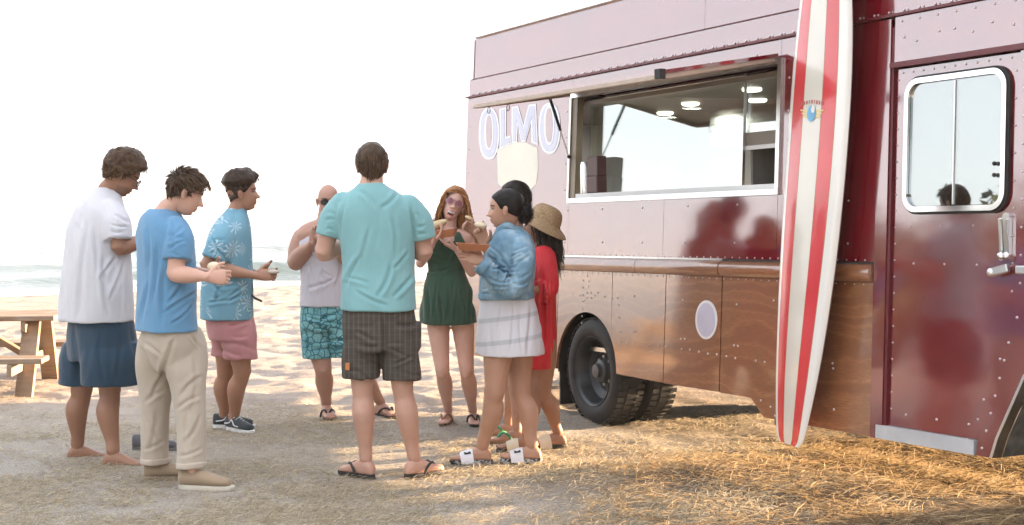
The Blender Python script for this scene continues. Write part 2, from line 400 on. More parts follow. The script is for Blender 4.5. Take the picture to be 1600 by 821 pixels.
# serving window: frame, glass, interior
def bar(name, m, u0, u1, w0, w1, d, th, par=truck): return strip(name, m, u0, u1, w0, w1, d, th, par)
wf = bar('window_frame', M_ALU, WL - .004, WR + .02, WB - .035, WB, .018, .07)
bar('frame_rail', M_ALU, WL - .002, WR + .018, WT_ - .02, WT_ + .012, .016, .07, wf); bar('frame_rail', M_ALU, WL - .012, WL + .012, WB + .001, WT_ - .021, .016, .06, wf); bar('frame_rail', M_ALU, WR - .015, WR + .02, WB + .001, WT_ - .021, .016, .06, wf)
bar('jamb_post', simple('bronze_jamb', (.24, .19, .13), .4, .15, 6), WL + .014, WL + .085, WB + .002, WT_ - .022, .004, .05)
bar('window_sill', M_WHITE, WL + .09, WR - .02, WB + .001, WB + .03, .0, .36)
strip('glass_pane', M_GLASS, WL + .088, 1.60, WB + .034, WT_ - .024, -.105, .006)
bar('pane_edge', M_ALU, 1.602, 1.607, WB + .034, WT_ - .024, -.10, .02)
strip('glass_pane', M_GLASS, 1.58, WR - .017, 1.90, WT_ - .024, -.125, .006)
def cavity(name, m, lo, hi): return MB().box(lo, hi).build(name, m, truck)
cavity('interior_wall', M_WHITE, (-2.0, 2.10, .5), (2.95, 2.16, 2.5)); cavity('interior_wall', M_WHITE, (-2.06, .15, .5), (-2.0, 2.1, 2.5)); cavity('interior_wall', M_WHITE, (2.88, .15, .5), (2.94, 2.1, 2.5))
cavity('interior_ceiling', M_CEIL, (-2.0, .12, 2.25), (2.9, 2.1, 2.28)); cavity('truck_floor', M_STEEL, (-2.1, .08, .50), (5.2, 2.2, .53))
cavity('counter', M_STEEL, (-.3, .24, 1.53), (2.85, .60, 1.57))
cavity('exhaust_hood', M_STEEL, (-.4, 1.3, 1.95), (1.5, 2.09, 2.249))
# box cabinet at the right end with food on its shelf
cb = MB().box((1.62, .52, 1.60), (2.2, .54, 1.93)).box((1.62, .20, 1.60), (1.64, .52, 1.93)).box((2.18, .20, 1.60), (2.2, .52, 1.93)).box((1.62, .20, 1.574), (2.2, .54, 1.60)).box((1.62, .20, 1.85), (2.2, .54, 1.87))
cb.build('shelf_cabinet', simple('grey_cabinet', (.17, .165, .15), .5), truck)
cavity('cabinet_lip', M_WHITE, (1.60, .17, 1.835), (2.22, .195, 1.86)); cavity('cabinet_fascia', M_CEIL, (1.60, .175, 1.862), (2.22, .2, 1.94))
cavity('upper_locker', M_WHITE, (1.60, .6, 1.95), (2.86, 1.2, 2.249))
lampm = NT('lamp_glow'); lampm.P(Base__Color=(1, .95, .85), Emission__Color=(1, .9, .74), Emission__Strength=1.6)
for q, (u, y) in enumerate(((-.56, 1.0), (.234, .698), (1.3, .45), (.644, .98))):
    lm = MB().lathe([(.0, 0), (.062, 0), (.062, -.012), (.05, -.02), (0.001, -.022)], (u, y, 2.249), (0, 0, 1), 20).build('ceiling_lamp', lampm.m, truck, smooth=False)
    if q > 1: continue
    ld = bpy.data.lights.new('interior_lamp', 'AREA'); ld.shape = 'DISK'; ld.size = .14; ld.energy = 2.2; ld.color = (1, .92, .8)
    lo = bpy.data.objects.new('interior_lamp', ld); COL.objects.link(lo); lo.parent = truck; lo.location = (u, y, 2.21)
# raised hatch
def Lp(a, b, t): return tuple(x + (y - x) * t for x, y in zip(a, b))
HI = [(WL + .03, -.04 + TK * 2.34 - .03, 2.345), (WR + .01, -.04 + TK * 2.34 - .03, 2.345)]
HOo = [(WL + .07, -.76, 2.235), (WR + .01, -.76, 2.215)]
def slab(a, b, c, d, th, nm, m):
    V = [a, b, c, d] + [(p[0], p[1], p[2] + th) for p in (a, b, c, d)]
    return MB().add(V, [(0, 1, 2, 3), (7, 6, 5, 4), (0, 4, 5, 1), (1, 5, 6, 2), (2, 6, 7, 3), (3, 7, 4, 0)]).build(nm, m, truck)
hatch = slab(HI[0], HI[1], HOo[1], HOo[0], .022, 'serving_hatch', M_MAR)
slab(Lp(HI[0], (0, 0, HI[0][2] - .001), 0), *[HI[1], HOo[1], HOo[0]], -.004, 'hatch_lining', M_CEIL)
hb = MB(); hb.beam(Vector(HOo[0]) + Vector((0, .01, -.012)), Vector(HOo[1]) + Vector((0, .01, -.012)), .025, .03); hb.beam(Vector(HI[1]) + Vector((-.015, -.02, -.012)), Vector(HOo[1]) + Vector((-.015, .03, -.012)), .025, .03); hb.beam(Vector(HI[0]) + Vector((.015, -.02, -.012)), Vector(HOo[0]) + Vector((.015, .03, -.012)), .025, .03)
hb.build('hatch_frame', simple('beige_hatch_rim', (.42, .33, .26), .4), truck)
MB().box((WR - .03, -.775, 2.19), (WR + .022, -.735, 2.245)).build('hatch_corner', M_BLK, truck)
a = Vector(tp(WL + .03, 1.885, .03)); b = Vector(Lp(HI[0], HOo[0], .22)) + Vector((-.0, 0, -.02)); md = a.lerp(b, .45)
st = MB().tube([md, b], .011, 10).build('gas_strut', M_BLK, truck); MB().tube([a, md], .006, 8).build('strut_rod', M_ALU, st); MB().ball(a, .014).build('strut_joint', M_BLK, st); MB().ball(b, .014).build('strut_joint', M_BLK, st)
for t_, ln in ((.16, .06), (.38, .02)):
    p = Vector(Lp(HOo[0], HOo[1], t_ * .55)) + Vector((0, .02, -.03))
    MB().tube([p + Vector((.02 * math.cos(x), 0, -.024 + .022 * math.sin(x))) for x in np.linspace(1.6, 7.6, 12)], .0025, 6).build('hatch_hook', M_BLK, truck)

# painted lettering and shield (flat print: thin raised vinyl)
M_LET = paint('lavender_vinyl', (.20, .20, .34), 3.0); M_LETW = paint('white_vinyl', (.46, .47, .52), 3.0); M_CRM = paint('cream_vinyl', (.40, .35, .22), 3.0)
def pxpoly(pts): return [uw(x, y) for x, y in pts]
def vinyl(poly, name, m, d, par): return plate(poly, name, m, d, .002, par)
def ell(cx, cy, rx, ry, n=28, sq=2.3, skew=0):
    out = []
    for k in range(n):
        a = 2 * math.pi * k / n; c, s = math.cos(a), math.sin(a)
        out.append((cx + rx * abs(c) ** (2 / sq) * math.copysign(1, c) + skew * s, cy + ry * abs(s) ** (2 / sq) * math.copysign(1, s)))
    return out
sh = vinyl(pxpoly([(777, 234), (790, 226), (806, 222), (822, 223), (840, 232), (841, 262), (838, 288), (826, 300), (808, 304), (790, 300), (778, 286)]), 'painted_shield', M_CRM, .0016, truck)
def letter(polys_outline, polys_fill, holes):
    o = [vinyl(pxpoly(p), 'letter_outline', M_LETW, .003, truck) for p in polys_outline]
    for p in polys_fill: vinyl(pxpoly(p), 'letter_fill', M_LET, .0046, o[0])
    for p, q in holes:
        vinyl(pxpoly(p), 'letter_outline', M_LETW, .006, o[0]); vinyl(pxpoly(q), 'letter_counter', M_MAR, .0074, o[0])
letter([ell(764.5, 209, 16, 41)], [ell(764.5, 209, 13.2, 37.5)], [(ell(765, 206, 7, 29), ell(765, 206, 4.6, 25.5))])
letter([ell(859, 201, 17, 40)], [ell(859, 201, 14.2, 36.5)], [(ell(859, 196, 8, 31), ell(859, 196, 5.4, 27))])
letter([[(781, 170), (791.5, 168.5), (791, 214), (798.5, 212), (798.5, 225), (781, 234)]], [[(783, 172), (789, 171), (789, 217), (796.5, 215), (796.5, 223.5), (783, 230)]], [])
letter([[(800, 167.5), (810, 166), (818.5, 196), (826.5, 164), (838, 162.5), (841, 227), (831, 223), (830, 193), (821.5, 222), (815, 222), (809.5, 196), (808.5, 222.5), (799.5, 224.5)]],
       [[(802, 169.5), (808.5, 168.5), (818.5, 203), (828, 166.5), (836, 165.5), (838.5, 223.5), (833, 221), (831.5, 182), (820.5, 219.5), (816, 219.5), (807.5, 187), (806.5, 220.5), (801.5, 222)]], [])
bd = plate([uw(x, y) for x, y in ell(1105, 500, 17, 30.5, 36, 2)], 'round_badge', simple('white_badge', (.72, .72, .74), .4, .03), .008, .006); plate([uw(x, y) for x, y in ell(1105, 500, 14, 26.5, 36, 2)], 'badge_face', simple('grey_lavender_vinyl', (.50, .49, .60), .4, .05), .010, .003, bd)

# door
dr = plate([(3.07, .335), (3.70, .335), (3.765, .62), (3.80, .74), (3.93, 1.0), (3.935, 2.175), (3.07, 2.175)], 'cab_door', M_MAR, -.012, .03)
plate([(3.705, .262), (3.795, .262), (3.83, .36), (3.99, .66), (4.1, .8), (4.28, .90), (4.45, .93), (4.65, .90), (4.8, .8), (4.92, .62), (5.0, .36), (5.35, .36), (5.35, 2.18), (3.94, 2.18), (3.936, 1.0), (3.805, .74), (3.77, .62)], 'front_panel', M_MAR, .004, .03)
strip('step_sill', simple('grey_sill', (.42, .44, .46), .45, .1), 3.0, 3.70, .262, .332, .014, .08)
def rrect(u0, u1, w0, w1, r, n=7):
    out = []
    for cx, cy, a in ((u1 - r, w0 + r, -90), (u1 - r, w1 - r, 0), (u0 + r, w1 - r, 90), (u0 + r, w0 + r, 180)):
        out += [(cx + r * math.cos(R(a + 90 * k / n)), cy + r * math.sin(R(a + 90 * k / n))) for k in range(n + 1)]
    return out
def ring_plate(o, i, name, m, d, th, par):
    n = len(o); V = [tp(*p, d) for p in o] + [tp(*p, d) for p in i] + [tp(*p, d - th) for p in o] + [tp(*p, d - th) for p in i]; Fc = []
    for k in range(n):
        j = (k + 1) % n; Fc += [(k, j, n + j, n + k), (2 * n + k, 3 * n + k, 3 * n + j, 2 * n + j), (k, 2 * n + k, 2 * n + j, j), (n + k, n + j, 3 * n + j, 3 * n + k)]
    return MB().add(V, Fc).build(name, m, par)
DW = (3.165, 3.865, 1.432, 2.115)
gk = ring_plate(rrect(DW[0] - .012, DW[1] + .012, DW[2] - .012, DW[3] + .012, .10), rrect(DW[0] + .01, DW[1] - .01, DW[2] + .01, DW[3] - .01, .085), 'window_gasket', M_BLK, .004, .03, dr)
ring_plate(rrect(*DW, .09), rrect(DW[0] + .027, DW[1] - .027, DW[2] + .027, DW[3] - .027, .066), 'window_frame', M_CHROME, .018, .05, dr)
plate(rrect(DW[0] + .03, DW[1] - .03, DW[2] + .03, DW[3] - .03, .06), 'glass_pane', M_GLASS2, .0, .005, dr)
strip('window_divider', M_ALU, 3.510, 3.517, DW[2] + .034, DW[3] - .034, .006, .02, dr)
for w in (1.60, 1.655): MB().ball(tp(3.795, w, .012), .011).build('window_knob', M_BLK, dr)
# chrome handle and latch
hx, hw = uw(1572, 370)
def tilted(name, m, u0, w0, u1, w1, wid, d, th, par):
    a, b = Vector(tp(u0, w0, d)), Vector(tp(u1, w1, d)); return MB().beam(a, b, wid, th, up=(0, 1, 0), bev=.006).build(name, m, par)
hp = plate(rrect(3.848, 3.895, 1.20, 1.42, .022), 'handle_plate', M_CHROME, .010, .02, dr)
tilted('door_handle', M_CHROME, 3.862, 1.395, 3.876, 1.23, .022, .035, .020, hp); MB().ball(tp(3.868, 1.215, .028), .022).build('lock_button', M_CHROME, hp)
lt = tilted('door_latch', M_ALU, 3.79, 1.135, 3.905, 1.160, .042, .02, .026, dr); MB().ball(tp(3.80, 1.137, .028), .022, sc=(1, .6, 1)).build('latch_knob', M_ALU, lt)
tilted('latch_keeper', M_ALU, 3.95, 1.152, 4.03, 1.152, .04, .018, .02, truck)
for w in np.arange(.42, 2.15, .085): rivet(3.088, w, -.012, .006)
for u in np.arange(3.12, 3.9, .075): rivet(u, 2.155, -.012, .0065)
for w in np.arange(1.05, 2.15, .13): rivet(3.90, w, -.012, .007); rivet(3.965, w + .04, .004, .007)
for k in range(7): rivet(3.72 + .03 * k - .07 + .02 * k, .33 + .1 * k, -.012 if k % 2 else .004, .008); rivet(3.745 + .026 * k, .30 + .085 * k, .004, .008)
for u in (3.2, 3.42, 3.64): rivet(u, 1.36, -.012, .006); rivet(u + .03, 1.17, -.012, .007); rivet(u, .40, -.012, .008)
for u in np.arange(3.12, 5.2, .13): rivet(u + random.uniform(-.02, .02), 2.31 + .03 * ((int(u * 10)) % 2), .004, .008); rivet(u, 2.425, .004, .007)
tag(rv.build('rivet_heads', simple('rivet_metal', (.6, .56, .55), .3, .1, 30, .8), truck, smooth=False), kind='stuff')
# front arch trim, liner and wheel
pa = [(3.80, .262), (3.835, .36), (3.995, .66), (4.105, .80), (4.28, .90), (4.45, .93), (4.65, .90), (4.8, .8), (4.92, .62), (5.0, .36)]
V = []; Fc = []
for k, (u, w) in enumerate(pa):
    for du, d in ((0, .012), (.018, .012), (.018, -.05), (0, -.05)): V.append(tp(u + (du if u < 4.45 else -du), w - (0 if u < 4.2 or u > 4.7 else du), d))
for k in range(len(pa) - 1): Fc += [(4 * k + j, 4 * k + (j + 1) % 4, 4 * k + 4 + (j + 1) % 4, 4 * k + 4 + j) for j in range(4)]
MB().add(V, Fc).build('arch_trim', M_ALU, truck)
V = [tp(u + .02, w, d) for u, w in pa for d in (-.05, -.42)]; Fc = [(2 * k, 2 * k + 1, 2 * k + 3, 2 * k + 2) for k in range(len(pa) - 1)]
MB().add(V, Fc).build('wheel_liner', simple('dusty_grey_liner', (.16, .155, .145), .85, .4, 14, bump=.4), truck)
# wheels
def wheel(u, y0, w, r, outer=True):
    c = Vector((u, y0, w)); ax = (0, 1, 0); k = r / .37
    rt = empty('wheel', (0, 0, 0)); rt.parent = truck
    pr = [(.245, .015), (.262, .0), (.30, -.004), (.335, .004), (.358, .02), (.368, .045), (.37, .11), (.368, .175), (.358, .2), (.335, .216), (.30, .222), (.25, .21), (.24, .11)]
    ty = MB().lathe([(a * k, h) for a, h in pr], c, ax, 56, closed=True).build('tyre', M_TYRE, rt, auto=40)
    tb = MB()
    for q in range(48):                        # tread blocks
        a = 2 * math.pi * q / 48
        for h0, h1, da in ((.012, .062, 0), (.08, .14, .06), (.158, .208, 0)):
            b0, b1 = a + da, a + da + .085; rr = [(.366 * k, b0), (.366 * k, b1), (.3735 * k, b1), (.3735 * k, b0)]
            V = [c + Vector((x * math.cos(t), h, x * math.sin(t))) for h in (h0, h1) for x, t in rr]
            tb.add(V, [(0, 1, 2, 3), (7, 6, 5, 4), (0, 4, 5, 1), (1, 5, 6, 2), (2, 6, 7, 3), (3, 7, 4, 0)])
    tag(tb.build('tread_blocks', M_TYRE, ty), kind='stuff')
    rm = MB().lathe([(.25 * k, .016), (.243 * k, .004), (.232 * k, .012), (.225 * k, .03), (.215 * k, .06), (.2 * k, .10), (.175 * k, .115), (.15 * k, .13), (.12 * k, .125), (.001, .14), (.001, .2), (.25 * k, .2)], c, ax, 48, closed=True).build('rim', M_RIM, rt, auto=35)
    MB().lathe([(.12 * k, .14), (.085, .12), (.075, .07), (.05, .06), (.045, .03), (.001, .025)], c, ax, 24).build('hub', simple('hub_grey', (.06, .065, .07), .4), rt, auto=35)
    for q in range(8):
        a = 2 * math.pi * q / 8; p = c + Vector((.098 * k * math.cos(a), .12, .098 * k * math.sin(a)))
        MB().lathe([(.014, .02), (.014, -.018), (.009, -.024), (.001, -.024)], p, ax, 6).build('lug_nut', M_STEEL if 'M_NUT' not in globals() else M_NUT, rt)
    return rt
M_NUT = simple('steel_nut', (.35, .36, .36), .35, .2, 30, .9)
wheel(0, 0, .37, .37); wheel(0, .27, .37, .37); wheel(4.48, .03, .27, .37); wheel(0, 1.85, .37, .37); wheel(4.48, 2.05, .27, .37)
mf = MB().box((-.50, .02, .09), (-.485, .60, .62)).build('mud_flap', M_BLK, truck)
# wheel wells, chassis, far side, ends and roof
MB().box((-.46, .06, .80), (.42, .62, .83)).box((-.47, .60, .36), (.43, .62, .80)).box((.40, .06, .36), (.42, .6, .8)).box((-.482, .0, .33), (-.462, .6, .82)).build('wheel_well', M_DARK, truck)
ch = MB().box((-2.0, .78, .42), (5.2, .88, .50)).box((-2.0, 1.5, .42), (5.2, 1.6, .50)).box((-.08, .3, .29), (.08, 1.9, .45)).box((4.4, .3, .22), (4.56, 2.0, .36)); ch.build('chassis', M_DARK, truck)
MB().box((1.93, .12, .20), (2.06, .5, .50)).build('skirt_bracket', M_DARK, truck)
FW = 2.27
MB().add([(-2.13, FW, .62), (5.35, FW, .62), (5.35, FW - TK * 2, 2.955), (-2.13, FW - TK * 2, 2.955), (-2.13, FW + .02, .62), (5.35, FW + .02, .62), (5.35, FW + .02 - TK * 2, 2.955), (-2.13, FW + .02 - TK * 2, 2.955)], [(0, 1, 2, 3), (7, 6, 5, 4), (0, 4, 5, 1), (1, 5, 6, 2), (2, 6, 7, 3), (3, 7, 4, 0)]).build('far_side', M_MAR, truck)  # unseen side; lower edge raised so low sun passes under the truck
def endwall(u, name):
    q = [(u, *tp(0, .40, -.03)[1:]), (u, FW - .002, .40), (u, FW - .1, 2.95), (u, *tp(0, 2.95, -.035)[1:])]
    V = q + [(x + .02, y, z) for x, y, z in q]; MB().add(V, [(0, 1, 2, 3), (7, 6, 5, 4), (0, 4, 5, 1), (1, 5, 6, 2), (2, 6, 7, 3), (3, 7, 4, 0)]).build(name, M_MAR, truck)
endwall(-2.128, 'rear_wall'); endwall(5.33, 'front_wall')
MB().box((-2.02, .08, 2.945), (5.3, 2.15, 2.957)).build('roof', M_ALU, truck)
MB().box((2.97, .14, .53), (3.0, 2.2, 2.45)).build('cab_bulkhead', M_CEIL, truck)
cavity('cab_far_wall', M_CEIL, (3.0, 2.1, .53), (5.3, 2.13, 2.45))

# things inside the window
def thing(name, label, cat, o, group=None): return tag(o, label, cat, group)
TM = truck.matrix_world
def place(o): o.matrix_world = TM; return o
o = MB().lathe([(.001, 0), (.046, 0), (.046, .20), (.04, .225), (.001, .225)], (-.185, .085, 1.616), (0, 0, 1), 24).build('steel_canister', M_STEEL, None, auto=40); place(o); tag(o, 'grey steel canister behind the left end of the serving window', 'canister')
o = MB().box((-.125, .045, 1.616), (.03, .13, 1.74), None, .008).box((-.122, .05, 1.735), (.027, .128, 1.875), None, .006).build('drinks_machine', simple('dark_red_plastic', (.05, .008, .010), .4), None); place(o); tag(o, 'dark red and black countertop machine inside serving window', 'machine')
for k, (c_, w_) in enumerate((((.72, .55, .2), .20), ((.85, .84, .8), .235), ((.75, .45, .12), .22), ((.8, .78, .72), .21))):
    o = MB().box((2.0 + .03 * k, .27, 1.601), (2.026 + .03 * k, .42, 1.601 + w_ * .9), None, .002).build('book', simple('book_cover', c_, .6), None); place(o)
    tag(o, ('yellow book, first from the left', 'tallest white book, second from the left', 'orange book, third from the left', 'off-white book, rightmost')[k] + ' on the cabinet shelf', 'book')
o = MB().ball((1.82, .33, 1.635), .055, 14, 8, (1.7, 1, .6)).build('bread_loaf', simple('bread_crust', (.55, .33, .12), .7, .2), None, smooth=True); place(o); tag(o, 'golden bread roll on the shelf inside the serving window', 'bread')

# ------------------------------------------------------------ surfboard leaning on the truck
def board_mats():
    base = simple('cream_fibreglass', (.62, .60, .53), .22, .06, 3, coat=.7); red = simple('red_stripe', (.58, .035, .045), .25, .08, 4, coat=.7); wht = simple('white_rail', (.74, .73, .69), .22, .04, 3, coat=.7); stg = simple('stringer_line', (.35, .22, .12), .4)
    return base, red, wht, stg
BB = board_mats()
def surfboard():
    # board frame: origin at its tail on the litter, s up the board, a across, n out of the deck
    o0 = at(1240, 694, 8.28); top = at(1297, -30, 8.20)
    S = (top - o0).normalized(); L = 3.05; n0 = -(TM.to_3x3() @ Vector((0, 1, 0))); tw = (TM.to_3x3() @ Vector((1, 0, 0)))
    n0 = (n0 - tw * .10).normalized(); A = S.cross(n0).normalized(); n0 = A.cross(S).normalized()
    if A.dot(tw) < 0: A = -A
    ts = np.concatenate([np.linspace(0, .06, 8), np.linspace(.06, .94, 44)[1:], np.linspace(.94, 1, 8)[1:]])
    fr = np.array([-1, -.97, -.9, -.82, -.74, -.72, -.32, -.30, -.012, .012, .30, .32, .72, .74, .82, .9, .97, 1.])
    V = []; nf = len(fr)
    for t in ts:
        hw = .290 * (1 - abs((t - .55) / .47) ** 2.6) ** .75 if t > .55 else .290 * (.40 + .60 * math.sin(min(1, t / .55) * math.pi / 2) ** .65)
        if t < .012: hw *= (.86 + .14 * math.sqrt(t / .012))
        hw = max(hw, .012); rk = .05 * (abs(t - .45) / .55) ** 2.2; th = .040 * (1 - abs(2 * t - 1) ** 4) + .007
        P0 = o0 + S * (t * L)
        for sgn in (1, -1):
            for q in fr: V.append(P0 + A * (hw * q) + n0 * (rk + sgn * th * max(0, 1 - abs(q) ** 3.2) ** .5 * (1 if sgn > 0 else .8)))
    Fc = []; mi = []
    row = 2 * nf
    for i in range(len(ts) - 1):
        for sd_ in (0, 1):
            for k in range(nf - 1):
                a_ = i * row + sd_ * nf + k; q = (a_, a_ + 1, a_ + row + 1, a_ + row); Fc.append(q if sd_ == 0 else q[::-1])
                mid = abs((fr[k] + fr[k + 1]) / 2)
                mi.append(1 if .32 < mid < .72 else (2 if mid > .74 else (3 if (.30 < mid < .32 or .72 < mid < .74) else 0)))
    for e in (0, (len(ts) - 1) * row): Fc.append(tuple(e + k for k in range(nf)) + tuple(e + nf + k for k in range(nf - 2, 0, -1))); mi.append(0)
    o = new_mesh('surfboard', V, Fc); 
    for m in BB: o.data.materials.append(m)
    o.data.polygons.foreach_set('material_index', mi); o.data.update()
    bm = bmesh.new(); bm.from_mesh(o.data); bmesh.ops.remove_doubles(bm, verts=bm.verts[:], dist=.0006); bmesh.ops.recalc_face_normals(bm, faces=bm.faces[:]); bm.to_mesh(o.data); bm.free()
    shade_auto(o.data, 50)
    tag(o, 'tall cream surfboard with two red stripes leaning on the truck', 'surfboard')
    # printed emblem on the deck
    t_e = .60; th = .040 * (1 - abs(2 * t_e - 1) ** 4) + .007; rk = .05 * (abs(t_e - .45) / .55) ** 2.2; hwE = .290 * (1 - abs((t_e - .55) / .47) ** 2.6) ** .75
    def dp(a_, s_, e): return o0 + S * (t_e * L + s_) + A * a_ + n0 * (rk + th * max(0, 1 - abs(a_ / hwE) ** 3.2) ** .5 + e)
    def flat(poly, nm, m, e): return new_mesh(nm, [dp(x, y, e) for x, y in poly], [tuple(range(len(poly)))], m, o)
    blue = simple('blue_print', (.16, .42, .66), .4); yel = simple('yellow_print', (.72, .58, .22), .4); rd = simple('faded_red_print', (.42, .10, .10), .4)
    for sx in (-1, 1):
        for j, ln in enumerate((.115, .10, .085)): flat([(sx * .03, .004 - j * .017), (sx * ln, .010 - j * .017), (sx * ln, .002 - j * .017), (sx * .03, -.006 - j * .017)], 'emblem_wing', yel, .002)
    flat([(.042 * math.cos(x), .045 * math.sin(x) - .012) for x in np.linspace(0, 2 * math.pi, 25)[:-1]], 'emblem_disc', blue, .0035)
    flat([(.016 + .018 * math.cos(x), .012 + .022 * math.sin(x)) for x in np.linspace(0, 2 * math.pi, 17)[:-1]], 'emblem_wave', BB[2], .005)
    for k, (w_, h_) in enumerate(((.016, .03), (.012, .03), (.016, .028), (.008, .03), (.014, .03), (.008, .03), (.016, .028), (.014, .03), (.016, .03))):
        x = -.105 + k * .025; arc = .042 - 1.2 * x * x
        flat([(x - w_ / 2, arc), (x + w_ / 2, arc), (x + w_ / 2, arc + h_ * .7), (x - w_ / 2, arc + h_ * .7)], 'emblem_letter', rd, .002)
surfboard()

# ------------------------------------------------------------ picnic table
def timber():
    N = NT('weathered_timber'); c = N.co((1.2, 14, 14))
    N.P(Base__Color=N.mix(N.ramp(N.noise(4, 4), [(.4, 0.), (.65, .5)]), N.ramp(N.noise(3.5, 6, c, .7), [(.3, (.17, .10, .055)), (.7, (.33, .215, .13))]), (.38, .325, .26)), Roughness=.8)
    N.bump(N.noise(9, 4, c), .3, .004); return N.m
def picnic_table():
    rt = empty('picnic_table', at(36, 600, 12.4)); tag(rt, 'weathered wooden picnic table standing on the sand', 'picnic table')
    rt.location.z = -.13
    rt.rotation_euler = (0, 0, R(186)); m = timber()
    # local x along the table; the end facing the group is at x = 0, it runs off to +x
    for k in range(5): MB().box((-.32, -.36 + k * .147, .725), (1.75, -.36 + k * .147 + .138, .765), None, .005).build('top_plank', m, rt)
    for s in (-1, 1):
        for k in range(2): MB().box((-.32, s * .70 - .145 + k * .147, .43), (1.75, s * .70 - .145 + k * .147 + .138, .47), None, .005).build('bench_plank', m, rt)
    for x in (-.12, 1.35):
        for s in (-1, 1): MB().beam((x, s * .62, -.03), (x, s * .22, .725), .06, .135, up=(1, 0, 0)).build('leg', m, rt)
        MB().box((x + .025, -.84, .335), (x + .065, .84, .428), None, .004).build('bench_bearer', m, rt)
        MB().box((x + .025, -.35, .632), (x + .065, .35, .724), None, .004).build('top_bearer', m, rt)
    for x0, x1 in ((-.08, .46), (1.31, .80)): MB().beam((x0, 0, .38), (x1, 0, .72), .045, .09, up=(0, 1, 0)).build('brace', m, rt)
picnic_table()

# ------------------------------------------------------------ people: toolkit
def catmull(A, sub=4):                        # smooth resampling of rows
    A = np.asarray(A, float); n = len(A); out = []
    for i in range(n - 1):
        p0, p1, p2, p3 = A[max(i - 1, 0)], A[i], A[i + 1], A[min(i + 2, n - 1)]
        for k in range(sub):
            t = k / sub; out.append(.5 * (2 * p1 + (p2 - p0) * t + (2 * p0 - 5 * p1 + 4 * p2 - p3) * t * t + (3 * p1 - 3 * p2 + p3 - p0) * t ** 3))
    out.append(A[-1]); return np.array(out)

def limb(mb, pts, rad, n=14, sub=4, flat=None):
    A = catmull([(*p, r) for p, r in zip(pts, rad)], sub)
    P = [Vector(a[:3]) for a in A]; r = [max(a[3], .003) for a in A]
    mb.tube(P, r, n)
    for q, e in ((P[0], r[0]), (P[-1], r[-1])): mb.ball(q, e * .98, 10, 6)

def stack(mb, rings, yaw, n=30, sub=4, sq=2.35):   # horizontal superellipse rings: (centre, half width, half depth)
    f = np.array([math.cos(R(yaw)), math.sin(R(yaw)), 0]); l = np.array([-f[1], f[0], 0])
    A = catmull([(*c, a, b) for c, a, b in rings], sub); rg = []
    for row in A:
        c = row[:3]; a, b = row[3:]
        rg.append([Vector(c + l * a * abs(math.cos(t)) ** (2 / sq) * math.copysign(1, math.cos(t)) + f * b * abs(math.sin(t)) ** (2 / sq) * math.copysign(1, math.sin(t))) for t in (2 * math.pi * k / n for k in range(n))])
    mb.rings(rg)

def remesh(mb, vox, smooth=2, keep=None):
    o = mb.build('tmp'); md = o.modifiers.new('r', 'REMESH'); md.mode = 'VOXEL'; md.voxel_size = vox; md.use_smooth_shade = True
    if smooth:
        s = o.modifiers.new('s', 'SMOOTH'); s.iterations = smooth; s.factor = .5
    dg = bpy.context.evaluated_depsgraph_get(); me = bpy.data.meshes.new_from_object(o.evaluated_get(dg))
    V = np.empty(len(me.vertices) * 3); me.vertices.foreach_get('co', V); V = V.reshape(-1, 3)
    N = np.empty(len(me.vertices) * 3); me.vertices.foreach_get('normal', N); N = N.reshape(-1, 3)
    n = len(me.polygons); ls = np.empty(n, np.int32); lt = np.empty(n, np.int32); me.polygons.foreach_get('loop_start', ls); me.polygons.foreach_get('loop_total', lt)
    vi = np.empty(len(me.loops), np.int32); me.loops.foreach_get('vertex_index', vi)
    Q = vi.reshape(-1, 4) if (lt == 4).all() else np.array([list(vi[a:a + 4]) if b >= 4 else list(vi[a:a + 3]) + [vi[a + 2]] for a, b in zip(ls, lt)])
    old = o.data; bpy.data.objects.remove(o); bpy.data.meshes.remove(old); bpy.data.meshes.remove(me)
    return V, N, Q

def folds(V, N, amp, sc, seed, crease=1.0):      # cloth: soft drape plus narrow creases
    W = V + .07 * np.stack([fbm(V * 4, 2, seed + 40), fbm(V * 4, 2, seed + 41), fbm(V * 4, 2, seed + 42)], -1); sc = np.array(sc, float)
    a = fbm(W * sc, 2, seed); T = W @ np.array([[.8, 0, .6], [0, 1, 0], [-.6, 0, .8]]).T
    c1 = fbm(W * sc * np.array([.9, .9, .75]) + 5, 2, seed + 7); c2 = fbm(T * sc * np.array([.7, .7, 1.3]) + 9, 2, seed + 11); gate = sstep(-.15, .35, fbm(V * 3.2, 2, seed + 3))
    cr = np.exp(-(c1 / .10) ** 2) + gate * np.exp(-(c2 / .085) ** 2)
    return V + N * (amp * (1.1 * a - .85 * crease * cr + .35))[:, None]

def creases(V, N, lines, k=1.0):               # drawn folds: (x0, y0, x1, y1, depth mm, half-width px) in the plane facing the camera
    px = 800 + F * V[:, 0] / V[:, 1]; py = HY - F * (V[:, 2] - CH) / V[:, 1]; D = np.zeros(len(V))
    for x0, y0, x1, y1, dep, w in lines:
        L = math.hypot(x1 - x0, y1 - y0); dx, dy = (x1 - x0) / L, (y1 - y0) / L; a = (px - x0) * dx + (py - y0) * dy; t = a / L
        s_ = (px - x0) * -dy + (py - y0) * dx + w * 1.2 * np.sin(t * 2.6 + x0); win = sstep(-.12, .22, t) * sstep(1.12, .70, t)
        D += win * dep * .001 * (.8 * np.exp(-((s_ - 1.5 * w) / (1.1 * w)) ** 2) - np.exp(-(s_ / (.75 * w)) ** 2) + .35 * np.exp(-((s_ + 1.6 * w) / (1.3 * w)) ** 2))
    return V + N * (D * k)[:, None]
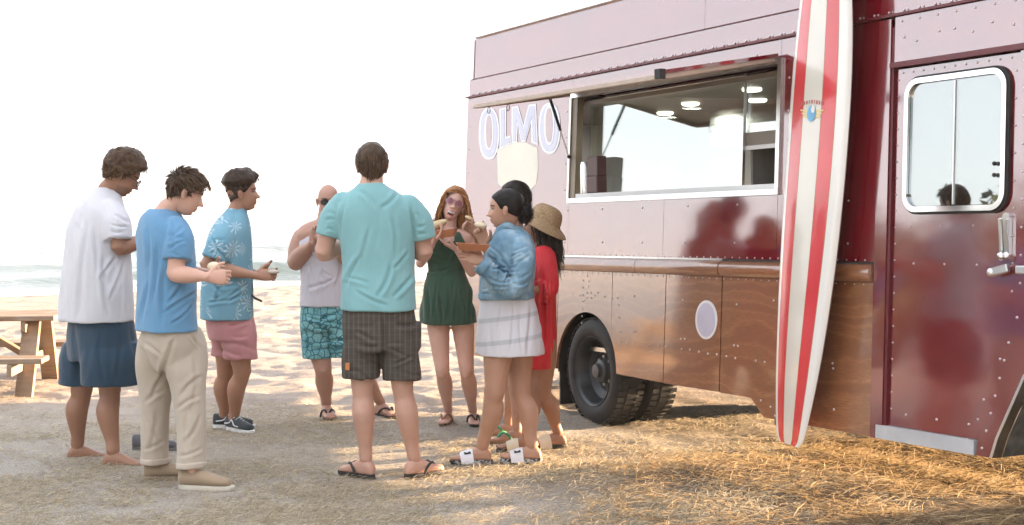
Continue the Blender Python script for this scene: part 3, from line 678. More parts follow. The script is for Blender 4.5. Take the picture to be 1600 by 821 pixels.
def auto_folds(kind, x0, y0, x1, y1, seed, n=12, dep=11, w=3.2):
    rng = random.Random(seed); out = []; W, H_ = x1 - x0, y1 - y0
    for q in range(n):
        d, ww = dep * rng.uniform(.5, 1.2), w * rng.uniform(.7, 1.35)
        if kind == 'tee':
            r = rng.random()
            if r < .4: sx = rng.choice((.12, .88)); a = (x0 + W * sx, y0 + H_ * rng.uniform(.22, .45)); b = (x0 + W * (sx + (.5 - sx) * rng.uniform(.5, 1.3)), a[1] + H_ * rng.uniform(.1, .38))     # from the armpits
            elif r < .75: a = (x0 + W * rng.uniform(.12, .88), y0 + H_ * rng.uniform(.45, .7)); b = (a[0] + W * rng.uniform(-.10, .10), a[1] + H_ * rng.uniform(.2, .34))                         # hanging down to the hem
            else: a = (x0 + W * rng.uniform(.1, .5), y0 + H_ * rng.uniform(.6, .9)); b = (a[0] + W * rng.uniform(.22, .42), a[1] + H_ * rng.uniform(-.12, .10))                                # slack across the waist
        elif kind == 'skirt': a = (x0 + W * (q + .5) / n + rng.uniform(-2, 2), y0 + H_ * rng.uniform(.0, .35)); b = (x0 + W * .5 + (a[0] - x0 - W * .5) * 1.12, y1 + 2)
        elif kind == 'leg': a = (x0 + W * rng.uniform(.0, .5), y0 + H_ * (q + rng.random()) / n); b = (a[0] + W * rng.uniform(.35, .7), a[1] + H_ * rng.uniform(-.09, .09))
        elif kind == 'sleeve': a = (x0 + W * rng.uniform(0, .4), y0 + H_ * (q + .5) / n); b = (a[0] + W * rng.uniform(.4, .7), a[1] + H_ * rng.uniform(-.2, .2))
        out.append((a[0], a[1], b[0], b[1], d, ww))
    return out
def garment(fig, name, mb, m, vox=.0075, smooth=2, amp=.006, sc=(9, 9, 4), seed=1, label=None, hemw=1.0, crease=.4, lines=None):
    V, N, Q = remesh(mb, vox, smooth)
    if amp: V = folds(V, N, amp, sc, seed + fig.seed, crease)
    if lines: V = creases(V, N, lines)
    V = V + np.array([0, 0, 1.]) * (.010 * fbm(V * np.array([6, 6, 1.5]), 2, seed + 60 + fig.seed))[:, None] * (hemw)
    o = quads_mesh(name, V - np.array(fig.o), Q, m, fig.root, smooth=True)
    if label: o['label'] = label
    return o

def skin_mat(name, c, rough=.52, beard=None):
    N = NT(name); v = N.noise(7, 4); f = N.noise(60, 3)
    a = N.ramp(v, [(.25, tuple(x * y for x, y in zip(c, (.86, .80, .78)))), (.75, tuple(min(1, x * y) for x, y in zip(c, (1.08, 1.04, 1.02))))])
    N.P(Base__Color=N.mix(N.math('MULTIPLY', f, .22), a, tuple(x * .72 for x in c)), Roughness=rough)
    N.p.inputs['Subsurface Weight'].default_value = .0; N.p.inputs['Subsurface Radius'].default_value = (.012, .005, .003); N.p.inputs['Subsurface Scale'].default_value = .6
    if beard:
        at_ = N.n('Attribute'); at_.attribute_name = 'beard'; col = N.p.inputs['Base Color'].links[0].from_socket; N.P(Base__Color=N.mix(N.math('MULTIPLY', at_.outputs['Fac'], .8), col, beard))
    N.bump(f, .12, .003); return N.m
def cloth_mat(name, c, var=.10, weave=420, rough=.9, crk=.12):
    N = NT(name); v = N.noise(5, 4); w = N.noise(weave, 2)
    a = N.ramp(v, [(.3, tuple(x * (1 - var) for x in c)), (.7, tuple(min(1, x * (1 + var)) for x in c))])
    N.P(Base__Color=N.mix(N.math('MULTIPLY', w, .25), a, tuple(x * .75 for x in c)), Roughness=rough, Sheen__Weight=.25, Sheen__Roughness=.5)
    N.p.inputs['Specular IOR Level'].default_value = .2
    c = N.co((1, 1, .55)); n1 = N.noise(4.2, 2, c, .5, 1.4); n2 = N.noise(9, 2, N.co((1, 1, .8), rot=(0, .6, 0)), .5, 1.2)
    r1 = N.ramp(n1, [(.40, 1.), (.49, .0), (.58, 1.)]); r2 = N.ramp(n2, [(.42, 1.), (.49, .3), (.56, 1.)])
    b0 = N.n('Bump', Strength=crk, Distance=.016, Height=N.math('ADD', N.math('MULTIPLY', r1, .6), N.math('MULTIPLY', r2, .28))); b1 = N.n('Bump', Strength=.25, Distance=.002, Height=w, Normal=b0.outputs[0]); N.set(N.p, 'Normal', b1.outputs[0]); return N.m
def hair_mat(name, c, tip=None):
    N = NT(name); at_ = N.n('Attribute'); at_.attribute_name = 'tone'
    N.P(Base__Color=N.ramp(at_.outputs['Fac'], [(0, tuple(x * .30 for x in c)), (.5, c), (1, tip or tuple(min(1, x * 2.3) for x in c))]), Roughness=.42)
    N.p.inputs['Specular IOR Level'].default_value = .18; return N.m
M_LIP = {}

class Fig:
    n = 0
    def __init__(s, label, Y0, yaw, skin, gx, size=1.0, group='people eating beside the food truck'):
        s.Y0, s.yaw, s.k = Y0, yaw, size; Fig.n += 1; s.seed = Fig.n * 13; s.skin = skin
        s.o = Vector(((gx - 800) / F * Y0, Y0, 0)); s.root = empty('person', s.o); tag(s.root, label, 'person', group)
        s.mb = MB(); s.extra = []; s.f = Vector((math.cos(R(yaw)), math.sin(R(yaw)), 0)); s.l = Vector((-s.f.y, s.f.x, 0))
    def P(s, px, py, dy=0): return at(px, py, s.Y0 + dy)
    def stack(s, rings, mb=None, yaw=None, sq=2.35):          # rings: (px, py, dy, a, b)
        stack(mb or s.mb, [(tuple(s.P(x, y, d)), a, b) for x, y, d, a, b in rings], s.yaw if yaw is None else yaw, sq=sq)
    def limb(s, pts, rad, mb=None, sub=4): limb(mb or s.mb, [s.P(*p) if not isinstance(p, Vector) else p for p in pts], rad, sub=sub)
    def leg(s, hip, knee, ank, k=1.0, bend=None):
        h, n, a = [x if isinstance(x, Vector) else s.P(*x) for x in (hip, knee, ank)]
        bk = -(bend or s.f); sd_ = Vector((-bk.y, bk.x, 0))
        pts = [h, h.lerp(n, .35), h.lerp(n, .78), n, n.lerp(a, .14), n.lerp(a, .34) + bk * .016 * k, n.lerp(a, .58) + bk * .010 * k, n.lerp(a, .82), a]
        limb(s.mb, pts, [r * k for r in (.088, .084, .064, .056, .053, .060, .050, .037, .036)], sub=3)
        limb(s.mb, [n - bk * .022 * k + Vector((0, 0, .03)), n - bk * .026 * k, n - bk * .016 * k - Vector((0, 0, .04))], [.030 * k, .036 * k, .028 * k], sub=2)   # kneecap
    def arm(s, sh, el, wr, k=1.0, girth=1.0):
        h, e, w = [x if isinstance(x, Vector) else s.P(*x) for x in (sh, el, wr)]
        pts = [h, h.lerp(e, .28), h.lerp(e, .6), h.lerp(e, .88), e, e.lerp(w, .25), e.lerp(w, .6), e.lerp(w, .88), w]
        limb(s.mb, pts, [r * k * girth for r in (.040, .046, .046, .041, .040, .044, .036)] + [.028 * k, .0265 * k], sub=3)
        return w
    def foot(s, heel, d, k=1.0, z=.0, shod=False):             # heel: ground point, d: toe direction; returns the ankle
        heel = Vector((heel.x, heel.y, z)); d = Vector((d[0], d[1], 0)).normalized(); l = Vector((-d.y, d.x, 0)); c = heel + d * .055 * k; mb = MB(); rg = []
        if shod: return c + d * .012 + Vector((0, 0, .075 * k))
        for x, w, h in ((-.058, .016, .034), (-.05, .027, .055), (-.03, .033, .075), (0, .035, .088), (.03, .036, .082), (.065, .038, .066), (.10, .043, .050), (.13, .046, .038), (.155, .045, .030), (.168, .040, .026)):
            p = c + d * x * k; ring = []
            for q in range(16):
                t = 2 * math.pi * q / 16; y = math.cos(t); zz = math.sin(t); hz = h * k * (.5 + .5 * (zz if zz > 0 else max(zz * 1.6, -1)))
                ring.append(p + l * (w * k * abs(y) ** .85 * math.copysign(1, y)) + Vector((0, 0, hz)))
            rg.append(ring)
        mb.rings(rg)
        s.toe_side = getattr(s, 'toe_side', 1)
        for q, (y, r, ln) in enumerate(((.030, .0125, .045), (.010, .0095, .046), (-.007, .0088, .040), (-.022, .0083, .033), (-.036, .0085, .024))):
            b = c + d * (.155 - .004 * q) * k + l * (y * k * s.toe_side); e = b + d * ln * k
            limb(mb, [b + Vector((0, 0, .014)), (b + e) / 2 + Vector((0, 0, .013)), e + Vector((0, 0, r * .95))], [r * k, r * k, r * k * .95], n=8, sub=2)
        s.extra.append(remesh(mb, .0042, 1)[::2]); a = c + Vector((0, 0, .085 * k)); 
        return a
    def hand(s, wr, d, th, side, curl=.45, k=1.0, tcurl=.3, spread=1.0):   # wr wrist, d finger direction, th thumb direction
        w = wr if isinstance(wr, Vector) else s.P(*wr); d = Vector(d).normalized(); t = Vector(th); t = (t - d * t.dot(d)).normalized()
        n = d.cross(t) * (1 if side == 'L' else -1); mb = MB(); rg = []
        for x, a, b in ((-.012, .026, .021), (.012, .029, .019), (.04, .038, .0165), (.07, .042, .0145), (.092, .040, .0125), (.103, .034, .009)):
            p = w + d * x * k; rg.append([p + t * (a * k * math.cos(q)) + n * (b * k * math.sin(q)) for q in (2 * math.pi * j / 16 for j in range(16))])
        mb.rings(rg); cs = curl if hasattr(curl, '__len__') else [curl * f for f in (.85, 1, 1.1, 1.2)]
        for (off, ln, r), c in zip(((.030, .072, .0090), (.0105, .080, .0092), (-.010, .075, .0088), (-.029, .060, .0078)), cs):
            p = w + d * .088 * k + t * off * k; ang = c * .9; pts = [p]
            dirv = d + t * (off * 2.2 * spread)
            for q in (.46, .30, .24):
                v = (dirv * math.cos(ang) + n * math.sin(ang)).normalized(); p = p + v * ln * q * k; pts.append(p); ang += c * 1.05
            limb(mb, pts, [r * k * 1.05, r * k, r * k * .93, r * k * .78], n=8, sub=3)
        p = w + d * .022 * k + t * .026 * k; v = (d * .62 + t * .72 + n * .25).normalized(); pts = [p]
        for q, ln in enumerate((.042, .032, .026)):
            p = p + v * ln * k; pts.append(p); v = (v + (d * .6 - t * .25 + n * .5) * tcurl).normalized()
        limb(mb, pts, [.0150 * k, .0122 * k, .0108 * k, .0088 * k], n=8, sub=3)
        s.extra.append(remesh(mb, .0036, 1)[::2]); return w + d * .08 * k + n * .03 * k
    # ---- head
    def head(s, c, yaw, pitch=0, roll=0, k=1.0, fem=False, beard=None, smile=0, lip=None, brow=(.06, .035, .02), eyes=True, neck=None, neck_r=.058, ears=True):
        c = c if isinstance(c, Vector) else s.P(*c)
        M = Matrix.Rotation(R(yaw), 3, 'Z') @ Matrix.Rotation(R(pitch), 3, 'Y') @ Matrix.Rotation(R(roll), 3, 'X')   # local x = face direction, y = left, z = up
        s.hc, s.hM, s.hk = c, M, k; nt_, nf = 104, 84
        th = np.linspace(0, 2 * np.pi, nt_, endpoint=False); ph = np.linspace(.02, np.pi - .02, nf); T, PH = np.meshgrid(th, ph)
        D = np.stack([np.cos(T) * np.sin(PH), np.sin(T) * np.sin(PH), np.cos(PH)], -1)
        s.head_fn = lambda D: head_surface(D, fem, smile)
        X = s.head_fn(D)
        V = X.reshape(-1, 3) * k; Q = []; mi = []
        Xc = X
        i = (np.arange(nf - 1)[:, None] * nt_ + np.arange(nt_)[None]); j = (np.arange(nf - 1)[:, None] * nt_ + (np.arange(nt_)[None] + 1) % nt_)
        Q = np.stack([i, i + nt_, j + nt_, j], -1).reshape(-1, 4); cen = X.reshape(-1, 3)[Q].mean(1)
        x, y, z = cen.T; ay = np.abs(y); front = x > .045; mi = np.zeros(len(Q), int)
        lipw = .024 + .012 * smile
        mi[front & (ay < lipw) & (np.abs(z + .063 - .35 * (ay ** 2) * 20 * smile) < (.0085 + .004 * fem) * (1 - (ay / lipw) ** 2).clip(0) ** .5 + .001)] = 1
        if smile: mi[front & (ay < .026) & (np.abs(z + .062 - 7 * ay ** 2) < .0062)] = 5; mi[front & (ay < .021) & (np.abs(z + .0745 - 7 * ay ** 2) < .0068)] = 2; mi[front & (ay < .019) & (np.abs(z + .085 - 7 * ay ** 2) < .0042)] = 1
        bz = .030 - 6 * (ay - .034) ** 2; mi[front & (ay > .014) & (ay < .052) & (np.abs(z - bz) < .0032 * (1.2 if not fem else .9))] = 2
        if eyes:
            ez = .0085; mi[front & (ay > .019) & (ay < .045) & (np.abs(z - ez) < .0045 * (1 - ((ay - .032) / .014) ** 2).clip(0) ** .5)] = 4
            mi[front & (np.hypot(ay - .032, z - ez) < .0050)] = 2; mi[front & (ay > .018) & (ay < .047) & (np.abs(z - ez - .0068 + 12 * (ay - .032) ** 2) < .0018)] = 2
        Xf = X.reshape(-1, 3); s.bv = sstep(-.036, -.058, Xf[:, 2] + .25 * np.clip(.06 - Xf[:, 0], 0, 1)) * sstep(-.012, .012, Xf[:, 0]) * (1 - .9 * np.exp(-((Xf[:, 2] + .063) / .009) ** 2) * (np.abs(Xf[:, 1]) < .022))
        Vw = np.array([list(c + M @ Vector(v)) for v in V]); s.headmesh = (Vw, Q, mi)
        em = MB()
        if ears:
            for sg in (-1, 1):
                Me = M @ Matrix.Rotation(sg * R(-22), 3, 'Z') @ Matrix.Rotation(R(-10), 3, 'Y'); oc = c + M @ (Vector((-.008, sg * .0775, -.006)) * k)
                em.ball(oc, .031 * k, 14, 9, (.62, .22, 1.05), Me.to_4x4()); em.ball(oc + Me @ Vector((-.002, sg * .006, .012)) * k, .020 * k, 12, 8, (.85, .28, .9), Me.to_4x4())
            s.extra.append(remesh(em, .0042, 1)[::2])
        if neck is not None:
            nb = neck if isinstance(neck, Vector) else s.P(*neck); top = c + M @ (Vector((-.022, 0, -.045)) * k)
            limb(s.mb, [nb - Vector((0, 0, .07)), nb, nb.lerp(top, .55), top], [neck_r * 1.35, neck_r * 1.08, neck_r * .95, neck_r * .92], sub=3)
        s.lip = lip or tuple(x * y for x, y in zip(s.skin, (.85, .55, .5))); s.brow = brow; s.beard = beard
    def finish(s, vox=.0078):
        V, _, Q = remesh(s.mb, vox, 3); Vs, Qs, ms = [V], [Q], [np.zeros(len(Q), int)]; b = len(V)
        for v, q in s.extra: Vs.append(v); Qs.append(q + b); ms.append(np.zeros(len(q), int)); b += len(v)
        if hasattr(s, 'headmesh'): v, q, mi = s.headmesh; Vs.append(v); Qs.append(q + b); ms.append(mi)
        o = quads_mesh('body', np.concatenate(Vs) - np.array(s.o), np.concatenate(Qs), None, s.root, smooth=True)
        for m in (skin_mat('skin', s.skin, .52, getattr(s, 'beard', None)), simple('lips', s.lip, .4, .05) if hasattr(s, 'lip') else M_BLK, simple('brow_hair', s.brow, .6, .2) if hasattr(s, 'brow') else M_BLK, M_BLK, simple('eye_white', (.26, .24, .23), .2, .02), simple('teeth', (.72, .70, .66), .3, .02)): o.data.materials.append(m)
        mi = np.concatenate(ms)
        if len(mi) == len(o.data.polygons): o.data.polygons.foreach_set('material_index', mi.astype(np.int32))
        if getattr(s, 'beard', None) and len(o.data.vertices) == sum(map(len, Vs)):
            bt = o.data.attributes.new('beard', 'FLOAT', 'POINT'); bt.data.foreach_set('value', np.concatenate([np.zeros(len(o.data.vertices) - len(s.bv)), s.bv]).astype(np.float32))
        s.body = o; return o
    # ---- hair: a close shell plus many strand ribbons
    def hair(s, m, mask, thick, strands, name='hair', shell_noise=.006, seed=0, label=None):
        nt_, nf = 110, 80; th = np.linspace(0, 2 * np.pi, nt_, endpoint=False); ph = np.linspace(.01, np.pi * .80, nf); T, PH = np.meshgrid(th, ph)
        D = np.stack([np.cos(T) * np.sin(PH), np.sin(T) * np.sin(PH), np.cos(PH)], -1); X = s.head_fn(D); mk = mask(X)
        tv = thick(X) * np.clip(mk * 1.0, 0, 1) + np.where(mk > .02, shell_noise * fbm(X * 42, 3, s.seed + seed), 0)
        nrm = X + np.array([.0, 0, -.02]); nrm /= np.linalg.norm(nrm, axis=-1, keepdims=True)
        Xs = X + nrm * np.where(mk > .02, tv, -.006)[..., None]
        i = (np.arange(nf - 1)[:, None] * nt_ + np.arange(nt_)[None]); j = (np.arange(nf - 1)[:, None] * nt_ + (np.arange(nt_)[None] + 1) % nt_)
        Q = np.stack([i, i + nt_, j + nt_, j], -1).reshape(-1, 4); keep = mk.reshape(-1)[Q].max(1) > .02; Q = Q[keep]
        V = Xs.reshape(-1, 3); tone = .28 + .35 * fbm(V * np.array([60, 60, 60]), 3, 3)
        Vs, Qs, ts = [V], [Q], [tone]; b = len(V); rng = np.random.default_rng(s.seed + seed)
        SV, SQ, ST = strands(s, rng) if strands else (np.zeros((0, 3)), np.zeros((0, 4), int), np.zeros(0))
        if len(SV): Vs.append(SV); Qs.append(SQ + b); ts.append(ST)
        V = np.concatenate(Vs); Mn = np.array(s.hM); Vw = (V * s.hk) @ Mn.T + np.array(s.hc) - np.array(s.o)
        o = quads_mesh(name, Vw, np.concatenate(Qs), m, s.root, smooth=True)
        if len(o.data.vertices) == len(V):
            at_ = o.data.attributes.new('tone', 'FLOAT', 'POINT'); at_.data.foreach_set('value', np.concatenate(ts).astype(np.float32))
        if label: o['label'] = label
        return o
    def local(s, v): return s.hc + s.hM @ (Vector(v) * s.hk)

def head_surface(D, fem=False, smile=0):
    def ray(D, c, r):                        # distance from the origin along D to an ellipsoid around c
        c = np.array(c); r = np.array(r); d = D / r; o = -c / r; b = (d * o).sum(-1); a = (d * d).sum(-1); q = (o * o).sum() - 1
        return (-b + np.sqrt(np.maximum(b * b - a * q, 1e-9))) / a
    jw = .052 if fem else .057
    r1 = ray(D, (-.012, 0, .028), (.098, .0765, .094)); r2 = ray(D, (.026, 0, -.040), (.064, jw, .078 if not fem else .074)); r3 = ray(D, (-.03, 0, -.03), (.062, .058, .075))
    K = 90; r = np.log(np.exp(K * r1) + np.exp(K * r2) + np.exp(K * r3)) / K - .004
    X = D * r[..., None]; x, y, z = X[..., 0], X[..., 1], X[..., 2]; fr = sstep(.03, .07, x); g = lambda t, s_: np.exp(-(t / s_) ** 2)
    nz = np.clip((.024 - z) / .052, 0, 1) * sstep(-.042, -.029, z); w = .0085 + .0065 * np.clip((.024 - z) / .05, 0, 1)
    k = .88 if fem else 1
    b = .030 * k * nz ** 1.25 * g(y, w) + .007 * g(np.abs(y) - .0145, .0065) * g(z + .026, .009)
    b += (.0045 if not fem else .002) * g(z - .034, .012) * g(np.abs(y) - .025, .03)                         # brow
    b -= .0085 * g(np.abs(y) - .032, .015) * g(z - .010, .012) + .003 * g(y, .008) * g(z - .018, .008)        # sockets, bridge
    b += .0035 * g(np.abs(y) - .032, .010) * g(z - .008, .006)                                               # lids
    b += (.0065 + .002 * fem) * g(y, .020) * (g(z + .056, .0055) + g(z + .070, .006)) - .003 * g(y, .022) * g(z + .063, .003)   # lips
    b -= .004 * g(y, .02) * g(z + .083, .006); b += .010 * g(y, .022) * g(z + .100, .013)                    # chin
    b += (.004 + .004 * smile) * g(np.abs(y) - .040, .018) * g(z + .020, .018)                               # cheeks
    b += .004 * g(z - .06, .03) * g(y, .05)                                                                   # forehead
    b -= .010 * smile * g(y, .022) * g(z + .066, .008)
    X = X.copy(); X[..., 0] += b * fr; return X

def scalp(front=.078, temple=.045, ear=-.004, nape=-.055, widow=0):
    xs = [-.12, -.07, -.03, .0, .022, .040, .065, .10]; zs = [nape, nape + .005, nape * .45, ear + .0, ear + .01, temple, front, front + .012]
    def f(X):
        x, y, z = X[..., 0], X[..., 1], X[..., 2]; return sstep(-.004, .010, z - np.interp(x, xs, zs) + widow * np.abs(y))
    return f

def ribbons(roots, nrm, flow, length, width, rng, segs=5, curl=0, droop=0, wave=0, lift=.5, taper=True, push=None, jit=.08, dv=np.array([0, 0, -1.])):
    n = len(roots); P = roots.copy(); D = nrm * lift + flow; D /= np.linalg.norm(D, axis=1, keepdims=True) + 1e-9
    ax = rng.normal(size=(n, 3)); side = np.cross(D, ax); side /= np.linalg.norm(side, axis=1, keepdims=True) + 1e-9
    L = (length * (.65 + .6 * rng.random(n)))[:, None] / segs; pts = [P]; ph = rng.random(n) * 6.28
    for k in range(segs):
        D = D + flow * .35 * (1 - lift) + dv * droop + rng.normal(size=(n, 3)) * jit
        if curl: D = D + curl * (np.cross(D, ax))
        D /= np.linalg.norm(D, axis=1, keepdims=True) + 1e-9; P = P + D * L
        if wave: P = P + side * (wave * np.sin(ph + k * 1.1))[:, None]
        if push is not None: P = push(P)
        pts.append(P)
    V = []; w = width * (.6 + .8 * rng.random(n))[:, None]
    for k, p in enumerate(pts):
        t = (1 - .75 * k / segs) if taper else (1 - .4 * (k / segs) ** 3); V += [p - side * w * t, p + side * w * t]
    V = np.stack(V, 1); m = V.shape[1]; b = (np.arange(n) * m)[:, None]
    Q = np.concatenate([b + np.array([[2 * k, 2 * k + 1, 2 * k + 3, 2 * k + 2]]) for k in range(segs)], 0)
    tone = np.repeat(np.clip(rng.normal(.48, .30, n), 0, 1), m) * np.tile(np.repeat(np.linspace(.8, 1.15, segs + 1), 2), n)
    return V.reshape(-1, 3), Q, np.clip(tone, 0, 1)

def scatter(fig, mask, n, rng, thick):
    out = []
    while sum(map(len, out)) < n:
        D = rng.normal(size=(n * 2, 3)); D /= np.linalg.norm(D, axis=1, keepdims=True); X = fig.head_fn(D); k = mask(X) > rng.random(len(X)) * .9 + .05
        N = X + np.array([0, 0, -.02]); N /= np.linalg.norm(N, axis=1, keepdims=True); out.append(np.concatenate([X + N * (thick(X) * .75)[:, None], N], 1)[k])
    A = np.concatenate(out)[:n]; return A[:, :3], A[:, 3:]

def short_hair(mask, n=2600, length=.035, flow=(.5, 0, .2), lift=.5, curl=0, width=.0012, thick=lambda X: .012 + 0 * X[..., 0], lenf=None):
    def f(fig, rng):
        R0, N0 = scatter(fig, mask, n, rng, thick); fl = np.array(flow)[None] - N0 * (N0 @ np.array(flow))[:, None]
        L = length * (lenf(R0) if lenf else np.ones(n)); return ribbons(R0, N0, fl, L, width, rng, 5, curl, .10, 0, lift)
    return f

# ---- footwear
def sole_outline(k, w=.046, n=26, L=.275):
    out = []
    for q in range(n):
        t = 2 * math.pi * q / n; x = math.cos(t); y = math.sin(t); wx = w * (.80 + .20 * x) * (1 - .10 * math.exp(-((x + .1) / .35) ** 2))
        out.append((L * k * (.5 + .5 * x) - .012, wx * k * abs(y) ** .75 * math.copysign(1, y)))
    return out
def sole(fig, heel, d, k, z0, z1, m, parent, name='sole', w=.046, L=.275):
    heel = Vector((heel.x, heel.y, 0)); d = Vector((d[0], d[1], 0)).normalized(); l = Vector((-d.y, d.x, 0)); o = sole_outline(k, w, L=L); rg = []
    for z, e in ((z0, .985), (z0 + .004, 1.0), (z1 - .003, 1.0), (z1, .985)): rg.append([heel + d * (x * e) + l * (y * e) + Vector((0, 0, z)) - fig.o for x, y in o])
    return MB().rings(rg).build(name, m, parent, auto=40)
def strap_band(fig, pts, wid, th, m, parent, name):
    pts = catmull(pts, 5); V = []; 
    for i, p in enumerate(pts):
        V.append(p)
    mb = MB(); mb.tube([Vector(p) - fig.o for p in pts], [wid] * len(pts), 8); return mb.build(name, m, parent, smooth=True)
def flipflop(fig, heel, d, m_sole, m_strap, k=1.0, z=.0, side=1):
    rt = sole(fig, heel, d, k, z, z + .022, m_sole, fig.root, 'sandal')
    d = Vector((d[0], d[1], 0)).normalized(); l = Vector((-d.y, d.x, 0)); h = Vector((heel.x, heel.y, z)); q = h + d * .205 * k + l * .014 * k * side
    for s_ in (-1, 1):
        strap_band(fig, [q + Vector((0, 0, .030)), h + d * .165 * k + l * (.022 * s_ * k + .006 * side) + Vector((0, 0, .074)), h + d * .115 * k + l * .043 * s_ * k + Vector((0, 0, .055)), h + d * .095 * k + l * .048 * s_ * k + Vector((0, 0, .018))], .0075 * k, 0, m_strap, rt, 'strap')
    return rt
def slide(fig, heel, d, m_sole, m_band, k=1.0, z=0, mark=None):
    rt = sole(fig, heel, d, k, z, z + .030, m_sole, fig.root, 'slide_sandal', w=.050)
    d = Vector((d[0], d[1], 0)).normalized(); l = Vector((-d.y, d.x, 0)); h = Vector((heel.x, heel.y, z)); rg = []
    for x, hh in ((.105, .080), (.125, .078), (.155, .068), (.185, .056)):
        ring = []
        for q in range(15):
            t = math.pi * q / 14; ring.append(h + d * (x + .012 * math.sin(t)) * k + l * (.056 * k * math.cos(t)) + Vector((0, 0, .010 + (hh + .01) * k * math.sin(t) ** .8)) - fig.o)
        for q in range(14, -1, -1):
            t = math.pi * q / 14; ring.append(h + d * (x + .012 * math.sin(t)) * k + l * (.050 * k * math.cos(t)) + Vector((0, 0, .010 + (hh + .003) * k * math.sin(t) ** .8)) - fig.o)
        rg.append(ring)
    b = MB().rings(rg).build('band', m_band, rt, auto=50)
    if mark:
        for s_ in (-1, 1):
            V = [h + d * (x * k) + l * (s_ * .0585 * k * math.cos(a)) + Vector((0, 0, .012 + .086 * k * math.sin(a) ** .8)) - fig.o for x, a in ((.125, .75), (.165, .65), (.172, .95), (.15, .85), (.13, 1.05))]
            new_mesh('band_mark', V, [(0, 1, 3), (1, 2, 3), (3, 4, 0)], mark, b)
    return rt
def shoe(fig, heel, d, m_up, m_sole, k=1.0, name='shoe', high=.075, stripe=None, laces=None, z=.0, tag_lab=None):
    rt = sole(fig, heel, d, k * 1.04, z, z + .026, m_sole, fig.root, name, w=.049, L=.29); d = Vector((d[0], d[1], 0)).normalized(); l = Vector((-d.y, d.x, 0)); h = Vector((heel.x, heel.y, z)); rg = []
    for x, w, t in ((-.006, .022, high * .86), (.008, .034, high * .95), (.035, .038, high * .93), (.075, .039, high * .90), (.105, .041, high * .98), (.15, .045, high * .82), (.19, .047, high * .66), (.225, .045, high * .54), (.252, .036, high * .46), (.266, .020, high * .34)):
        rg.append([h + d * x * k + l * (w * k * math.cos(a) * (1 - .18 * max(0, math.sin(a)))) + Vector((0, 0, .020 + (t - .02 + .026) * k * (.5 + .5 * math.sin(a)) * (1 if math.sin(a) > 0 else 1))) - fig.o for a in (2 * math.pi * q / 18 for q in range(18))])
    up = MB().rings([[v for v in r_] for r_ in rg]).build('upper', m_up, rt, auto=60)
    if laces:
        for q in range(4):
            x = .105 + q * .024; c = h + d * x * k + Vector((0, 0, .024 + high * (.98 - q * .105) * k))
            MB().tube([c - l * .026 - fig.o - Vector((0, 0, .010)), c + Vector((0, 0, .004)) - fig.o, c + l * .026 - fig.o - Vector((0, 0, .010))], .0045, 6).build('lace', laces, rt)
    if stripe:
        for s_ in (-1, 1):
            P = [h + d * (x * k) + l * (s_ * (.0405 + .004 * (x > .1)) * k) + Vector((0, 0, zz * k)) - fig.o for x, zz in ((.02, .052), (.07, .060), (.095, .082), (.115, .072), (.135, .048), (.18, .045))]
            MB().tube([Vector(p) for p in catmull(P, 4)], .0042, 6).build('side_stripe', stripe, rt, smooth=True)
    return rt

# ------------------------------------------------------------ the nine people
def sleeve(fig, mb, pts, rad, n=18):
    P = [fig.P(*p) if not isinstance(p, Vector) else p for p in pts]; rad = [rad[0] * .90] + list(rad[1:]); A = catmull([(*p, r) for p, r in zip(P, rad)], 4)
    mb.tube([Vector(a[:3]) for a in A], [a[3] for a in A], n); mb.ball(P[0], A[0][3] * .98, 12, 8)
def trouser(f, mb, rings, cx, pb=None, sq=2.35):   # a trouser leg that grows out of the pelvis
    x, y, d, a, b = rings[0]; x1, y1, d1_, a1, b1 = rings[1]; pb = pb or b * 1.2
    f.stack([(x + (cx - x) * .50, y - 28, d * .5, a * .66, pb * .86), (x + (cx - x) * .18, y - 6, d * .85, a * .90, pb * .95), ((x + x1) / 2, (y + y1) / 2, (d + d1_) / 2, (a + a1) / 2, ((b + b1) / 2 + pb) / 2)] + list(rings[1:]), mb, sq=sq)
def gp(py, px):                               # ground point under a photo pixel
    Y = F * CH / (py - HY); return Vector(((px - 800) / F * Y, Y, 0))
def inset(rings, e): return [(x, y, d, max(a - e, .03), max(b - e, .03)) for x, y, d, a, b in rings]
def unit(*v): return Vector(v).normalized()
SOLE_BLK = simple('black_foam_sole', (.02, .02, .021), .7, .2, 30); STRAP_BLK = simple('black_strap', (.018, .017, .017), .55, .2, 30)

def sunglasses(fig, frame, lens, k=1.0, z=.010, fr_r=.0022):
    g = None
    for s_ in (-1, 1):
        c = Vector((.104, s_ * .034, z)); rim = [c + Vector((-.010 * (math.cos(t) * s_ > 0) * abs(math.cos(t)), .027 * math.cos(t), .021 * math.sin(t) - .003 * abs(math.cos(t)))) for t in np.linspace(0, 2 * math.pi, 20)]
        W = [fig.local(v) - fig.o for v in rim]
        o = MB().tube(W, fr_r, 6).build('sunglasses' if g is None else 'rim', frame, fig.root if g is None else g); g = g or o
        new_mesh('lens', W[:-1], [tuple(range(len(W) - 1))], lens, g)
        MB().tube([fig.local(v) - fig.o for v in ((.096, s_ * .060, z + .004), (.06, s_ * .076, z + .006), (.0, s_ * .084, z + .004), (-.012, s_ * .082, z - .012))], .0024, 6).build('temple_arm', frame, g)
    MB().tube([fig.local(v) - fig.o for v in ((.105, -.009, z + .006), (.109, 0, z + .009), (.105, .009, z + .006))], .0024, 6).build('bridge', frame, g)
    return g
M_FRAME = simple('dark_frame', (.02, .018, .016), .3); 
def lens_mat(n, c, r=.08): return simple(n, c, r, .05, 3, 0, coat=1)
def cap_thick(top, side_, back=None):
    back = side_ if back is None else back
    return lambda X: np.interp(X[..., 2], [-.06, .0, .05, .11], [back * .5, side_, (top + side_) / 2, top])

